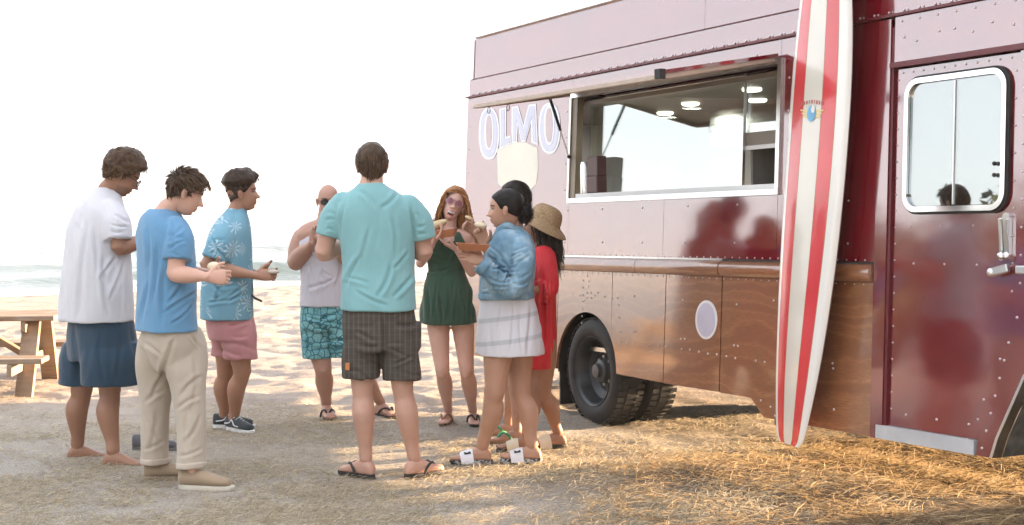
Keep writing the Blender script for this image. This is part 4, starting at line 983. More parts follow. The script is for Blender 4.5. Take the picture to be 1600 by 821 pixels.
# 1 --- teal tee, back to the camera
f = Fig('person in teal tee and dark cargo shorts with back to camera', 8.45, 94, (.56, .34, .26), 600)
tee = [(591, 484, 0, .214, .176), (591, 455, 0, .208, .160), (592, 420, 0, .205, .140), (591, 385, 0, .210, .140), (589, 350, 0, .222, .138), (587, 326, 0, .222, .125), (583, 307, 0, .175, .105), (581, 294, 0, .105, .085), (580, 286, 0, .070, .070)]
f.stack(inset(tee, .022)); short_r = [(591, 474, 0, .196, .145), (592, 500, 0, .203, .150), (594, 530, 0, .206, .150), (595, 548, 0, .200, .145)]
f.stack(inset(short_r, .022)[:-1])
wl = f.arm((524, 322, .02), (505, 396, .03), (553, 378, .33), 1.05, 1.16); wr_ = f.arm((651, 326, .02), (663, 396, .03), (615, 376, .33), 1.05, 1.16)
f.hand(wl, unit(.45, .75, .3), (0, -.3, 1), 'L', .5, 1.05); f.hand(wr_, unit(-.45, .75, .3), (0, -.3, 1), 'R', .5, 1.05)
hl, hr = gp(748, 583), gp(747, 634); dl, dr_ = unit(-.78, .62, 0), unit(.80, .60, 0)
f.toe_side = -1; al = f.foot(hl, dl, 1.02, .022); f.toe_side = 1; ar_ = f.foot(hr, dr_, 1.02, .022)
f.leg((567, 520, 0), (566, 606, -.0), al, 1.10); f.leg((625, 520, 0), (629, 606, 0), ar_, 1.10)
f.head((581, 262, .03), 100, 8, 0, 1.03, neck=(580, 291, .0), neck_r=.068, eyes=False)
f.finish()
mb = MB(); f.stack(tee, mb); sleeve(f, mb, [(536, 318, 0), (522, 340, .015), (514, 369, .02)], [.078, .080, .079]); sleeve(f, mb, [(638, 322, 0), (653, 345, .015), (661, 375, .02)], [.078, .080, .079])
garment(f, 'tee_shirt', mb, cloth_mat('teal_jersey', (.215, .43, .45), .07), amp=.006, sc=(6, 6, 3.2), seed=3, lines=[(560, 300, 588, 324, 7, 4), (622, 302, 593, 324, 7, 4), (588, 462, 612, 412, 12, 4), (618, 466, 641, 428, 11, 3.6), (562, 398, 543, 452, 11, 3.6), (604, 474, 556, 456, 9, 3.2), (537, 318, 536, 376, 10, 3.5), (646, 322, 643, 382, 10, 3.5), (574, 352, 569, 420, 7, 4), (610, 342, 618, 402, 7, 4), (540, 432, 575, 446, 7, 3), (640, 398, 612, 420, 9, 3)] + auto_folds('sleeve', 500, 330, 532, 368, 1, 3, 7, 2.6) + auto_folds('sleeve', 648, 330, 674, 372, 2, 3, 7, 2.6))
mb = MB(); f.stack(short_r, mb); trouser(f, mb, [(568, 520, 0, .10, .12), (564, 560, 0, .104, .118), (564, 590, 0, .106, .114)], 594); trouser(f, mb, [(622, 520, 0, .10, .12), (625, 560, 0, .104, .118), (628, 594, 0, .106, .114)], 594)
mb.box(tuple(f.P(644, 506, -.05)), tuple(f.P(658, 545, .10)))
def plaid():
    N = NT('dark_brown_plaid'); c = N.co()
    w1 = N.n('TexWave', Scale=11, Distortion=.3, _bands_direction='X'); N.set(w1, 'Vector', c); w2 = N.n('TexWave', Scale=9, Distortion=.3, _bands_direction='Z'); N.set(w2, 'Vector', c)
    w3 = N.n('TexWave', Scale=34, Distortion=.2, _bands_direction='X'); N.set(w3, 'Vector', c)
    a = N.mix(N.ramp(w1.outputs['Fac'], [(.70, 0.), (.95, .75)]), (.058, .049, .041), (.115, .10, .086)); a = N.mix(N.ramp(w2.outputs['Fac'], [(.86, 0.), (.97, .35)]), a, (.12, .10, .085)); a = N.mix(N.ramp(w3.outputs['Fac'], [(.8, 0.), (1., .3)]), a, (.11, .095, .08))
    N.P(Base__Color=a, Roughness=.85); N.bump(N.noise(300), .2, .002); return N.m
garment(f, 'cargo_shorts', mb, plaid(), smooth=7, amp=.006, sc=(8, 8, 6), seed=5, lines=auto_folds('leg', 536, 486, 596, 588, 3, 6, 8, 3.6) + auto_folds('leg', 596, 486, 656, 590, 4, 6, 8, 3.6) + [(597, 500, 596, 560, 14, 4)])
lb = MB().box((-.014, -.004, -.02), (.014, .004, .02), None, .002); pc = f.P(543, 573, -.115) - f.o; o = lb.build('logo_patch', simple('orange_patch', (.55, .20, .07), .7), f.root); o.location = pc; o.rotation_euler = (0, 0, R(-35))
msk = scalp(.07, .045, -.0, -.072); f.hair(hair_mat('brown_hair', (.085, .053, .030)), msk, cap_thick(.022, .009, .007), short_hair(msk, 1500, .034, (-.45, .15, -.75), .22, 0, .0028, cap_thick(.020, .007, .004)), shell_noise=.005)
flipflop(f, hl, dl, SOLE_BLK, STRAP_BLK, 1.02, 0, -1); flipflop(f, hr, dr_, SOLE_BLK, STRAP_BLK, 1.02, 0, 1)

# 2 --- white tee, navy shorts, barefoot, curly hair and glasses
f = Fig('barefoot person in long white tee and navy shorts looking down', 9.0, 32, (.33, .175, .11), 150)
tee = [(150, 500, 0, .285, .205), (150, 470, 0, .278, .200), (151, 430, 0, .262, .190), (152, 392, 0, .248, .176), (153, 355, 0, .236, .158), (156, 328, 0, .215, .132), (161, 311, 0, .155, .105), (166, 299, 0, .095, .082), (169, 292, 0, .070, .070)]
f.stack(inset([(x, y, d, a * .82, b * .82) for x, y, d, a, b in tee], .012))
shr = [(158, 482, 0, .220, .160), (159, 510, 0, .240, .180), (159, 540, 0, .240, .184), (160, 560, 0, .222, .172), (160, 570, 0, .19, .15)]
f.stack(inset(shr, .03)[:-2])
wr_ = f.arm((182, 340, -.17), (186, 388, -.20), (238, 372, .02), 1.0, 1.12); f.hand(wr_, unit(.75, .4, .3), (0, -.2, 1), 'R', .5)
wl = f.arm((134, 336, .18), (165, 395, .30), (225, 375, .34), 1.0, 1.1); f.hand(wl, unit(.8, -.2, .3), (0, .2, 1), 'L', .5)
hl, hr = gp(716, 106), gp(727, 162); d1, d2 = unit(.95, .18, 0), unit(.92, -.12, 0)
f.toe_side = -1; al = f.foot(hl, d1, 1.0, -.004); f.toe_side = 1; ar_ = f.foot(hr, d2, 1.04, -.004)
f.leg((138, 540, .06), (127, 610, .05), al, 1.14); f.leg((178, 540, -.06), (171, 610, -.06), ar_, 1.14)
f.head((192, 275, -.02), 14, 30, 0, 1.03, beard=(.14, .08, .05), brow=(.02, .012, .008), eyes=False, neck=(168, 300, 0), neck_r=.062)
f.finish()
mb = MB(); f.stack(tee, mb); sleeve(f, mb, [(172, 328, -.12), (181, 350, -.17), (184, 376, -.19)], [.085, .088, .086]); sleeve(f, mb, [(140, 328, .13), (136, 350, .19), (146, 376, .23)], [.08, .085, .085])
garment(f, 'long_tee_shirt', mb, cloth_mat('white_cotton', (.62, .62, .655), .05), amp=.007, sc=(5.5, 5.5, 2.0), seed=8, lines=[(128, 318, 133, 352, 9, 4), (118, 340, 108, 480, 11, 4), (135, 360, 128, 492, 12, 4.2), (150, 350, 147, 430, 9, 3.6), (160, 400, 172, 486, 12, 4), (178, 400, 160, 440, 10, 3), (190, 410, 175, 470, 11, 3.2), (200, 430, 196, 484, 9, 3)] + auto_folds('sleeve', 166, 335, 203, 378, 5, 4, 8, 2.8))
mb = MB(); f.stack([(158, 482, 0, .225, .165), (159, 515, 0, .250, .186), (160, 548, 0, .258, .194), (160, 562, 0, .24, .185)], mb); f.stack([(146, 535, .10, .118, .176), (143, 560, .113, .132, .194), (143, 600, .113, .134, .198)], mb); f.stack([(176, 535, -.10, .118, .176), (179, 560, -.113, .132, .194), (180, 600, -.113, .136, .198)], mb)
garment(f, 'swim_shorts', mb, cloth_mat('navy_nylon', (.020, .052, .088), .10, rough=.6), smooth=6, amp=.006, sc=(5, 5, 1.2), seed=2, lines=auto_folds('skirt', 108, 500, 216, 596, 6, 5, 6, 4.5))
msk = scalp(.066, .035, -.006, -.060); th_ = cap_thick(.052, .027, .018)
f.hair(hair_mat('curly_brown_hair', (.090, .050, .026), (.26, .155, .08)), msk, th_, short_hair(msk, 1900, .042, (.2, 0, .2), .8, 1.2, .0036, cap_thick(.046, .022, .015)), shell_noise=.016)
sunglasses(f, M_FRAME, glass_mat('spectacle_lens', (.8, .8, .8), 1.45), z=.006, fr_r=.0036)

# 3 --- blue tee, khaki trousers
f = Fig('person in blue tee and cuffed khaki trousers holding a bun', 8.35, 30, (.62, .38, .29), 268)
tee = [(260, 516, 0, .226, .160), (260, 485, 0, .218, .150), (261, 445, 0, .210, .147), (260, 405, 0, .208, .145), (257, 372, 0, .210, .138), (254, 350, 0, .188, .118), (253, 336, 0, .130, .098), (255, 326, 0, .072, .074)]
f.stack(inset(tee, .022)); pel = [(264, 506, 0, .190, .136), (266, 535, 0, .200, .146), (268, 560, 0, .185, .128), (269, 576, 0, .15, .10)]; f.stack(inset(pel, .024)[:-1])
wr_ = f.arm((283, 366, -.16), (273, 428, -.20), (323, 433, -.30), 1.0, 1.12); f.hand(wr_, unit(.85, .25, -.02), (-.2, .1, 1), 'R', .62, 1.0, .5)
wl = f.arm((232, 362, .17), (268, 424, .22), (330, 428, .02), 1.0, 1.08); f.hand(wl, unit(.75, -.55, .05), (.0, .2, 1), 'L', .6, 1.0, .4)
hl, hr = gp(751, 227), gp(764, 282); d1, d2 = unit(.93, .10, 0), unit(.97, -.16, 0)
f.toe_side = -1; al = f.foot(hl, d1, 1.0, .012, True); f.shod = 1; f.toe_side = 1; ar_ = f.foot(hr, d2, 1.06, .012, True)
f.leg((250, 545, .05), (244, 625, .07), al, .80); f.leg((288, 545, -.05), (297, 630, -.12), ar_, .80)
f.head((291, 303, -.03), 12, 24, 0, 1.0, brow=(.05, .03, .02), eyes=False, neck=(261, 330, 0), neck_r=.060)
f.finish()
mb = MB(); f.stack(tee, mb); sleeve(f, mb, [(276, 357, -.12), (280, 378, -.16), (278, 406, -.185)], [.080, .083, .079]); sleeve(f, mb, [(236, 354, .13), (234, 376, .19), (246, 402, .22)], [.078, .08, .078])
garment(f, 'tee_shirt', mb, cloth_mat('blue_jersey', (.125, .285, .46), .07), amp=.006, sc=(5.5, 5.5, 2.6), seed=6, lines=[(232, 352, 228, 420, 9, 4), (245, 380, 236, 470, 10, 4), (262, 420, 250, 500, 12, 4), (300, 432, 262, 470, 11, 3), (304, 455, 258, 492, 11, 3), (302, 475, 268, 505, 9, 2.8), (228, 440, 224, 505, 9, 3.6), (270, 345, 264, 395, 9, 3.4)] + auto_folds('sleeve', 260, 360, 302, 402, 8, 4, 8, 2.8))
mb = MB(); f.stack(pel, mb); trouser(f, mb, [(248, 540, .03, .100, .112), (243, 600, .045, .084, .094), (242, 650, .05, .074, .080), (242, 700, .05, .070, .076), (242, 722, .05, .070, .076)], 268); trouser(f, mb, [(288, 540, -.05, .104, .116), (293, 600, -.09, .088, .098), (298, 650, -.13, .076, .082), (299, 700, -.17, .071, .078), (299, 729, -.19, .070, .077)], 268)
garment(f, 'trousers', mb, cloth_mat('khaki_twill', (.46, .395, .32), .07), smooth=7, amp=.005, sc=(5, 5, 6), seed=4, lines=[(262, 585, 232, 622, 8, 4), (226, 628, 258, 612, 7, 3.5), (228, 660, 256, 690, 6, 4), (224, 700, 258, 690, 7, 3), (240, 640, 236, 712, 5, 4), (318, 590, 280, 618, 8, 4), (276, 636, 314, 622, 8, 3.5), (314, 650, 286, 690, 7, 4), (280, 712, 316, 700, 7, 3), (302, 560, 300, 640, 5, 4.5), (292, 640, 297, 715, 5, 4)] + [(266, 530, 258, 590, 12, 4), (300, 520, 312, 548, 9, 2.5), (225, 530, 250, 560, 9, 3.5)])
for (x, y, d, k_) in ((242, 719, .05, .071), (299, 726, -.19, .071)):
    mb = MB(); f.stack([(x, y - 5, d, k_ + .004, k_ + .008), (x, y + 4, d, k_ + .004, k_ + .008)], mb); garment(f, 'trouser_cuff', mb, cloth_mat('khaki_cuff', (.50, .43, .35), .07), .006, 1, .003, (12, 12, 12), 3)
msk = scalp(.072, .042, .0, -.058); th_ = lambda X: np.interp(X[..., 2], [-.06, .0, .05, .11], [.005, .009, .018, .024]) + .018 * sstep(.03, .08, X[..., 0]) * sstep(.03, .08, X[..., 2])
f.hair(hair_mat('dark_brown_hair', (.080, .050, .031)), msk, th_, short_hair(msk, 1400, .046, (.8, .15, -.35), .22, 0, .0030, th_, lambda P: np.interp(P[:, 2], [-.05, .02, .08], [.45, .6, 1.1])), shell_noise=.005)
SH_TAN = cloth_mat('tan_canvas', (.33, .245, .165), .1); SH_SOLE = simple('off_white_rubber', (.60, .55, .46), .7)
shoe(f, hl, d1, SH_TAN, simple('tan_rubber', (.30, .23, .16), .8), 1.0, 'canvas_shoe', .078); shoe(f, hr, d2, SH_TAN, SH_SOLE, 1.06, 'canvas_shoe', .080)

# 4 --- blue leaf-print shirt, pink shorts
f = Fig('person in blue leaf-print shirt and pink shorts facing right', 10.1, 8, (.40, .215, .14), 362)
sht = [(355, 498, 0, .205, .180), (355, 470, 0, .204, .176), (356, 430, 0, .202, .168), (357, 392, 0, .205, .158), (360, 362, 0, .195, .138), (364, 344, 0, .145, .108), (368, 332, 0, .085, .078), (370, 325, 0, .066, .066)]
f.stack(inset(sht, .025)); pel = [(358, 486, 0, .175, .155), (360, 510, 0, .182, .160), (362, 530, 0, .175, .150)]; f.stack(inset(pel, .024)[:-1])
wr_ = f.arm((348, 372, -.18), (322, 416, -.22), (400, 431, -.20), 1.0, 1.12); f.hand(wr_, unit(.95, .2, .05), (0, .3, 1), 'R', .55, 1.0, .4)
wl = f.arm((366, 372, .19), (368, 424, .27), (408, 430, .04), 1.0, 1.1); f.hand(wl, unit(.9, -.3, .05), (0, .2, 1), 'L', .5)
hl, hr = gp(669, 335), gp(672, 356); d1, d2 = unit(.98, -.05, 0), unit(.72, -.70, 0)
f.toe_side = -1; al = f.foot(hl, d1, 1.0, .01, True); f.toe_side = 1; ar_ = f.foot(hr, d2, 1.0, .01, True)
f.leg((356, 520, .06), (352, 580, .10), al, 1.05); f.leg((372, 520, -.06), (378, 580, -.04), ar_, 1.05)
f.head((380, 303, -.01), 3, -2, 0, 1.0, brow=(.015, .01, .008), neck=(369, 334, 0), neck_r=.064)
f.finish()
mb = MB(); f.stack(sht, mb); sleeve(f, mb, [(354, 362, -.13), (346, 382, -.185), (337, 405, -.205)], [.084, .090, .094]); sleeve(f, mb, [(366, 362, .14), (366, 385, .2), (366, 405, .24)], [.08, .085, .088])
def leaf_print():
    N = NT('blue_leaf_print'); c = N.co(); v = N.n('TexVoronoi', Scale=9.0, _feature='F1'); N.set(v, 'Vector', c)
    sub = N.n('VectorMath', _operation='SUBTRACT'); N.t.links.new(N.co((7.5, 7.5, 7.5)), sub.inputs[0]); 
    ps = N.n('VectorMath', _operation='SCALE'); N.t.links.new(v.outputs['Position'], ps.inputs[0]); ps.inputs['Scale'].default_value = 1.0
    d = N.n('VectorMath', _operation='SUBTRACT'); N.t.links.new(c, d.inputs[0]); N.t.links.new(v.outputs['Position'], d.inputs[1])
    s3 = N.n('SeparateXYZ', Vector=d.outputs[0]); ang = N.math('ARCTAN2', s3.outputs[2], N.math('ADD', s3.outputs[0], N.math('MULTIPLY', s3.outputs[1], .6)))
    ray_ = N.math('ABSOLUTE', N.math('SINE', N.math('MULTIPLY', ang, 4.5))); ds = v.outputs['Distance']
    leaf = N.math('MULTIPLY', N.math('GREATER_THAN', ray_, N.math('ADD', .55, N.math('MULTIPLY', ds, .75))), N.math('LESS_THAN', ds, .52))
    k = N.math('MULTIPLY', leaf, N.math('GREATER_THAN', N.noise(3.1, 1, c), .43))
    base = N.ramp(N.noise(4, 3), [(.3, (.135, .315, .415)), (.7, (.185, .375, .475))])
    N.P(Base__Color=N.mix(N.math('MULTIPLY', k, .62), base, (.55, .68, .72)), Roughness=.85); N.bump(N.noise(380), .2, .002); return N.m
garment(f, 'print_shirt', mb, leaf_print(), amp=.006, sc=(7, 7, 4), seed=3, lines=auto_folds('tee', 318, 335, 398, 494, 11, 14, 12, 2.8) + auto_folds('sleeve', 326, 372, 360, 404, 12, 3, 8, 2.4))
mb = MB(); f.stack(pel, mb); trouser(f, mb, [(357, 515, .07, .098, .108), (356, 540, .09, .098, .108), (355, 556, .09, .098, .108)], 362); trouser(f, mb, [(371, 515, -.07, .098, .112), (374, 540, -.06, .098, .112), (376, 560, -.06, .098, .112)], 362)
garment(f, 'shorts', mb, cloth_mat('faded_pink_twill', (.50, .235, .24), .08), smooth=6, amp=.005, sc=(9, 9, 6), seed=9, lines=auto_folds('leg', 332, 496, 402, 552, 13, 5, 7, 3.2))
MB().tube([f.P(394, 442, -.02) - f.o, f.P(392, 460, -.05) - f.o, f.P(398, 466, -.06) - f.o, f.P(409, 471, -.08) - f.o], .008, 8).build('shirt_tail', STRAP_BLK, f.root)
msk = scalp(.070, .030, -.002, -.058); th_ = lambda X: np.interp(X[..., 2], [-.06, .01, .045, .062, .11], [.002, .003, .010, .046, .060])
f.hair(hair_mat('dark_curly_hair', (.055, .033, .021), (.17, .105, .06)), msk, th_, short_hair(msk, 1500, .032, (.1, 0, .2), .7, 1.1, .0036, th_, lambda P: np.interp(P[:, 2], [-.05, .04, .07, .1], [.10, .2, 1.0, 1.3])), shell_noise=.018)
SN_UP = cloth_mat('black_canvas', (.035, .045, .052), .15); SN_W = simple('white_rubber', (.72, .72, .70), .55)
shoe(f, hl, d1, SN_UP, SN_W, 1.0, 'sneaker', .080, SN_W, SN_W); shoe(f, hr, d2, SN_UP, SN_W, 1.0, 'sneaker', .080, SN_W, SN_W)

# 5 --- bald, grey tank top, turquoise shorts
f = Fig('bald person in sunglasses, pale tank top and turquoise print shorts', 10.7, -82, (.46, .265, .195), 520)
tk = [(507, 478, 0, .178, .170), (507, 445, 0, .170, .158), (507, 410, 0, .172, .152), (507, 380, 0, .188, .145), (508, 362, 0, .165, .120), (509, 350, 0, .105, .085)]
f.stack(inset(tk, .02)); f.stack([(507, 390, 0, .175, .125), (508, 366, 0, .205, .125), (510, 352, 0, .17, .10), (512, 343, 0, .085, .07)])
pel = [(507, 466, 0, .168, .148), (508, 495, 0, .178, .155), (509, 515, 0, .178, .150)]; f.stack(inset(pel, .024)[:-1])
wr_ = f.arm((470, 370, .0), (461, 411, -.04), (488, 380, -.24), 1.05, 1.42); f.hand(wr_, unit(.35, .1, 1), (.9, .3, 0), 'R', .75, 1.05, .5)
wl = f.arm((546, 370, .0), (552, 412, -.04), (522, 385, -.26), 1.05, 1.42); f.hand(wl, unit(-.5, -.3, .7), (-.6, .3, .5), 'L', .7, 1.05)
hl, hr = gp(650, 588), gp(652, 508); d1, d2 = unit(.62, -.78, 0), unit(.28, -.96, 0)
f.toe_side = 1; al = f.foot(hl, d1, 1.0, .022); f.toe_side = -1; ar_ = f.foot(hr, d2, 1.02, .022)
f.leg((530, 510, 0), (562, 578, -.06), al, 1.08); f.leg((492, 510, 0), (505, 578, -.04), ar_, 1.12)
f.head((513, 315, -.03), -78, 8, 0, 1.0, beard=(.16, .095, .07), neck=(511, 346, 0), neck_r=.072)
f.finish()
mb = MB(); f.stack(tk, mb)
for sx in (488, 530): limb(mb, [f.P(sx, 372, -.10), f.P(sx + (2 if sx < 500 else -2), 352, -.02), f.P(sx, 372, .10)], [.034, .030, .034])
garment(f, 'tank_top', mb, cloth_mat('pale_grey_jersey', (.60, .58, .63), .05), amp=.005, sc=(8, 8, 4), seed=1, lines=auto_folds('tee', 474, 350, 540, 474, 14, 10, 9, 2.6))
mb = MB(); f.stack(pel, mb); trouser(f, mb, [(494, 508, 0, .098, .115), (494, 540, 0, .104, .118), (496, 559, 0, .106, .118)], 509); trouser(f, mb, [(524, 508, 0, .098, .115), (534, 540, 0, .102, .115), (540, 557, 0, .103, .115)], 509)
mb.box(tuple(f.P(470, 505, -.06)), tuple(f.P(476, 530, .06)))
def tapa():
    N = NT('turquoise_block_print'); v = N.n('TexVoronoi', Scale=19, _feature='DISTANCE_TO_EDGE', Randomness=.65); N.set(v, 'Vector', N.co((1, 1, 1.1))); v2 = N.n('TexVoronoi', Scale=46, _feature='DISTANCE_TO_EDGE', _distance='EUCLIDEAN', Randomness=.5); N.set(v2, 'Vector', N.co())
    k = N.math('MAXIMUM', N.math('LESS_THAN', v.outputs['Distance'], .07), N.math('MULTIPLY', N.math('LESS_THAN', v2.outputs['Distance'], .045), .45))
    N.P(Base__Color=N.mix(k, N.ramp(N.noise(12), [(.35, (.12, .38, .42)), (.65, (.25, .56, .58))]), (.035, .15, .19)), Roughness=.75); return N.m
garment(f, 'board_shorts', mb, tapa(), smooth=6, amp=.006, sc=(8, 8, 6), seed=7, lines=auto_folds('leg', 472, 476, 540, 556, 15, 9, 11, 2.8))
sunglasses(f, M_FRAME, lens_mat('dark_lens', (.012, .012, .014)))
flipflop(f, hl, d1, SOLE_BLK, STRAP_BLK, 1.0, 0, 1); flipflop(f, hr, d2, SOLE_BLK, STRAP_BLK, 1.02, 0, -1)

# 6 --- long ginger hair, green playsuit
f = Fig('laughing ginger-haired person in dark green playsuit and pink sunglasses', 10.1, -98, (.68, .43, .35), 705)
top = [(697, 436, 0, .128, .108), (697, 428, 0, .122, .102), (698, 410, 0, .132, .108), (699, 392, 0, .146, .116), (700, 378, 0, .142, .112)]
f.stack(inset(top, .014)); f.stack([(700, 392, 0, .135, .095), (701, 376, 0, .160, .092), (702, 366, 0, .150, .080), (704, 358, 0, .08, .062)])
sk = [(697, 426, 0, .126, .104), (698, 445, 0, .152, .128), (699, 470, 0, .174, .146), (700, 492, 0, .186, .154), (701, 505, 0, .190, .158)]; f.stack(inset([(x, y, d, a * .86, b * .86) for x, y, d, a, b in sk], .01))
wl = f.arm((735, 372, 0), (738, 427, -.06), (714, 390, -.24), .88, .86); f.hand(wl, unit(-.85, -.15, .42), (-.1, -.9, .2), 'L', [.15, .2, .25, .3], .92, .1)
wr_ = f.arm((670, 374, 0), (656, 413, -.02), (676, 380, -.26), .88, .86); f.hand(wr_, unit(.5, -.2, .6), (.2, -.9, .2), 'R', .35, .92)
hl, hr = gp(661, 738), gp(660, 703); d1, d2 = unit(.10, -1, 0), unit(-.20, -1, 0)
f.toe_side = 1; al = f.foot(hl, d1, .88, .016); f.toe_side = -1; ar_ = f.foot(hr, d2, .88, .016)
f.leg((721, 480, 0), (729, 577, -.03), al, .90); f.leg((682, 480, 0), (691, 577, -.03), ar_, .90)
f.head((708, 321, -.03), -84, -7, -18, .96, fem=True, smile=1, neck=(702, 360, 0), neck_r=.047, lip=(.50, .16, .15), eyes=False, brow=(.10, .03, .02))
f.finish()
GREEN = cloth_mat('forest_green_rayon', (.034, .075, .048), .12)
mb = MB(); f.stack(top, mb)
for a_, b_ in (((683, 380, -.10), (690, 362, .0)), ((718, 380, -.10), (714, 362, .0))): limb(mb, [f.P(*a_), f.P((a_[0] + b_[0]) / 2, (a_[1] + b_[1]) / 2, -.085), f.P(*b_)], [.035, .024, .020])
f.stack(sk, mb); garment(f, 'playsuit', mb, GREEN, .0066, 2, .005, (11, 11, 2.6), 3, lines=auto_folds('skirt', 660, 432, 742, 503, 16, 10, 11, 2.6) + auto_folds('tee', 670, 372, 728, 428, 17, 8, 8, 2.2))
mb = MB(); f.stack([(697, 425, 0, .130, .110), (697, 433, 0, .130, .110)], mb); garment(f, 'waist_band', mb, GREEN, .006, 1, .002, (20, 20, 20), 1)
def long_hair(n, length, wave=.004, drop=.40, wid=.0016):
    def g(fig, rng):
        m_ = scalp(.080, .055, .0, -.06); R0, N0 = scatter(fig, m_, n, rng, lambda X: .012 + 0 * X[..., 0]); dn = np.array(fig.hM).T @ np.array([0, 0, -1.])
        sd_ = np.sign(R0[:, 1] + rng.normal(0, .01, n))[:, None] * np.array([0, 1, 0]); fl = sd_ * np.clip(R0[:, 2:3] * 6, 0, .7) + np.array([-.35, 0, 0]) + dn * .9
        def push(P):
            E = P / np.array([.104, .088, .124]); r = np.linalg.norm(E, axis=1, keepdims=True); P = np.where(r < 1, P / np.maximum(r, .05), P)
            fr = (P[:, 0] > .035) & (P[:, 2] < .075); P[fr, 1] = np.sign(P[fr, 1]) * np.maximum(np.abs(P[fr, 1]), .068); P[:, 0] = np.minimum(P[:, 0], .095); return P
        V, Q, T = [], [], []; 
        old = np.array([0, 0, -1.])
        rr = ribbons(R0, N0, fl, length * (.75 + .4 * rng.random(n)), wid, rng, 14, 0, .42, wave, .05, False, push, .05, dn)
        return rr
    return g
f.hair(hair_mat('ginger_hair', (.42, .185, .070), (.70, .42, .20)), scalp(.080, .055, .0, -.06), cap_thick(.026, .024, .022), long_hair(1500, .36, .0070, wid=.0030), shell_noise=.006)
sunglasses(f, simple('rose_frame', (.35, .16, .15), .3), lens_mat('rose_lens', (.20, .055, .085)))
TANST = simple('tan_leather', (.30, .16, .07), .5, .15, 20)
flipflop(f, hl, d1, SOLE_BLK, STRAP_BLK, .88, 0, 1); flipflop(f, hr, d2, simple('brown_sole', (.10, .06, .035), .7), TANST, .88, 0, -1)

# 7 --- denim jacket, white striped dress
f = Fig('person in cropped denim jacket and white striped dress biting a snack', 8.9, 178, (.50, .295, .205), 790, .95)
jk = [(791, 464, 0, .180, .158), (792, 440, 0, .184, .160), (795, 412, 0, .186, .158), (798, 388, 0, .182, .145), (799, 371, 0, .160, .118), (797, 360, 0, .110, .088), (794, 352, 0, .066, .066)]
f.stack(inset(jk, .028)); dr7 = [(792, 455, 0, .160, .150), (793, 478, 0, .172, .166), (794, 505, 0, .184, .182), (796, 530, 0, .206, .196), (797, 553, 0, .215, .202)]; f.stack(inset([(x, y, d, a * .84, b * .80) for x, y, d, a, b in dr7], .01)[:-1])
wl = f.arm((819, 388, -.17), (801, 456, -.22), (756, 410, -.26), .9, .9); f.hand(wl, unit(-.92, -.12, .38), (-.35, .25, .9), 'L', [.25, .3, .35, .4], .94, .15)
wr_ = f.arm((801, 386, .16), (776, 436, .20), (757, 384, -.04), .88, .9); f.hand(wr_, unit(-.22, -.1, 1), (.9, -.4, .1), 'R', [.15, .75, .85, .9], .92, .5)
hl, hr = gp(726, 767), gp(724, 845); d1, d2 = unit(-1, -.03, 0), unit(-1, .02, 0)
f.toe_side = 1; al = f.foot(hl, d1, .92, .030); f.toe_side = -1; ar_ = f.foot(hr, d2, .92, .030)
f.leg((781, 520, -.08), (773, 612, -.10), al, 1.08, Vector((-1, 0, 0))); f.leg((808, 520, .08), (814, 612, .06), ar_, 1.06, Vector((-1, 0, 0)))
f.head((788, 328, -.02), 178, 4, 0, .97, fem=True, brow=(.015, .01, .008), neck=(795, 358, 0), neck_r=.050, lip=(.36, .14, .12))
f.finish()
DEN = NT('light_denim'); nz_ = DEN.noise(9, 6, None, .62); DEN.P(Base__Color=DEN.mix(DEN.ramp(DEN.noise(300, 2), [(.4, .35), (.6, 0.)]), DEN.ramp(nz_, [(.28, (.085, .18, .27)), (.5, (.19, .33, .43)), (.72, (.42, .55, .62))]), (.09, .18, .26)), Roughness=.9); DEN.bump(DEN.noise(260, 2), .35, .003); DEN = DEN.m
mb = MB(); f.stack(jk, mb); sleeve(f, mb, [(812, 382, -.12), (819, 404, -.19), (812, 436, -.225), (800, 455, -.235), (780, 440, -.25), (757, 418, -.262)], [.072, .066, .058, .055, .050, .047]); sleeve(f, mb, [(800, 384, .12), (790, 412, .19), (777, 436, .20), (766, 410, .08)], [.078, .072, .064, .054])
jkt = garment(f, 'denim_jacket', mb, DEN, .0062, 1, .005, (10, 10, 7), 2, lines=auto_folds('tee', 750, 352, 836, 462, 18, 14, 8, 1.9) + auto_folds('sleeve', 795, 385, 835, 450, 19, 6, 8, 2.0) + auto_folds('leg', 752, 412, 806, 468, 20, 6, 10, 2.2))
mb = MB(); f.stack([(791, 458, 0, .186, .165), (791, 467, 0, .186, .165)], mb); garment(f, 'jacket_hem_band', mb, DEN, .006, 1, .004, (14, 14, 14), 2)
mb = MB(); q1, q2 = f.P(760, 421, -.262), f.P(750, 412, -.264); mb.tube([q1, q2], [.056, .054], 18); garment(f, 'cuff', mb, DEN, .005, 1, .002, (14, 14, 14), 2)
mb = MB(); limb(mb, [f.P(806, 362, -.07), f.P(796, 352, -.085), f.P(784, 356, -.07), f.P(776, 372, -.06), f.P(770, 388, -.05)], [.018, .020, .022, .024, .018]); limb(mb, [f.P(806, 360, .07), f.P(796, 350, .08), f.P(784, 354, .07), f.P(776, 370, .05)], [.018, .02, .022, .02]); garment(f, 'jacket_collar', mb, DEN, .006, 1, .002, (14, 14, 14), 2)
def stripes():
    N = NT('white_striped_cotton'); w = N.n('TexWave', Scale=2.35, Distortion=.5, Detail=1, _bands_direction='Z'); N.set(w, 'Vector', N.co((1, 1, 1), rot=(0, R(8), 0)))
    N.P(Base__Color=N.mix(N.ramp(w.outputs['Fac'], [(.86, 0.), (.95, .85)]), (.64, .63, .66), (.45, .46, .49)), Roughness=.9); N.bump(N.noise(350), .2, .002); return N.m
mb = MB(); f.stack(dr7, mb); garment(f, 'striped_dress', mb, stripes(), .0070, 2, .006, (8, 8, 2.5), 4, lines=auto_folds('skirt', 748, 466, 848, 552, 21, 7, 8, 3.4))
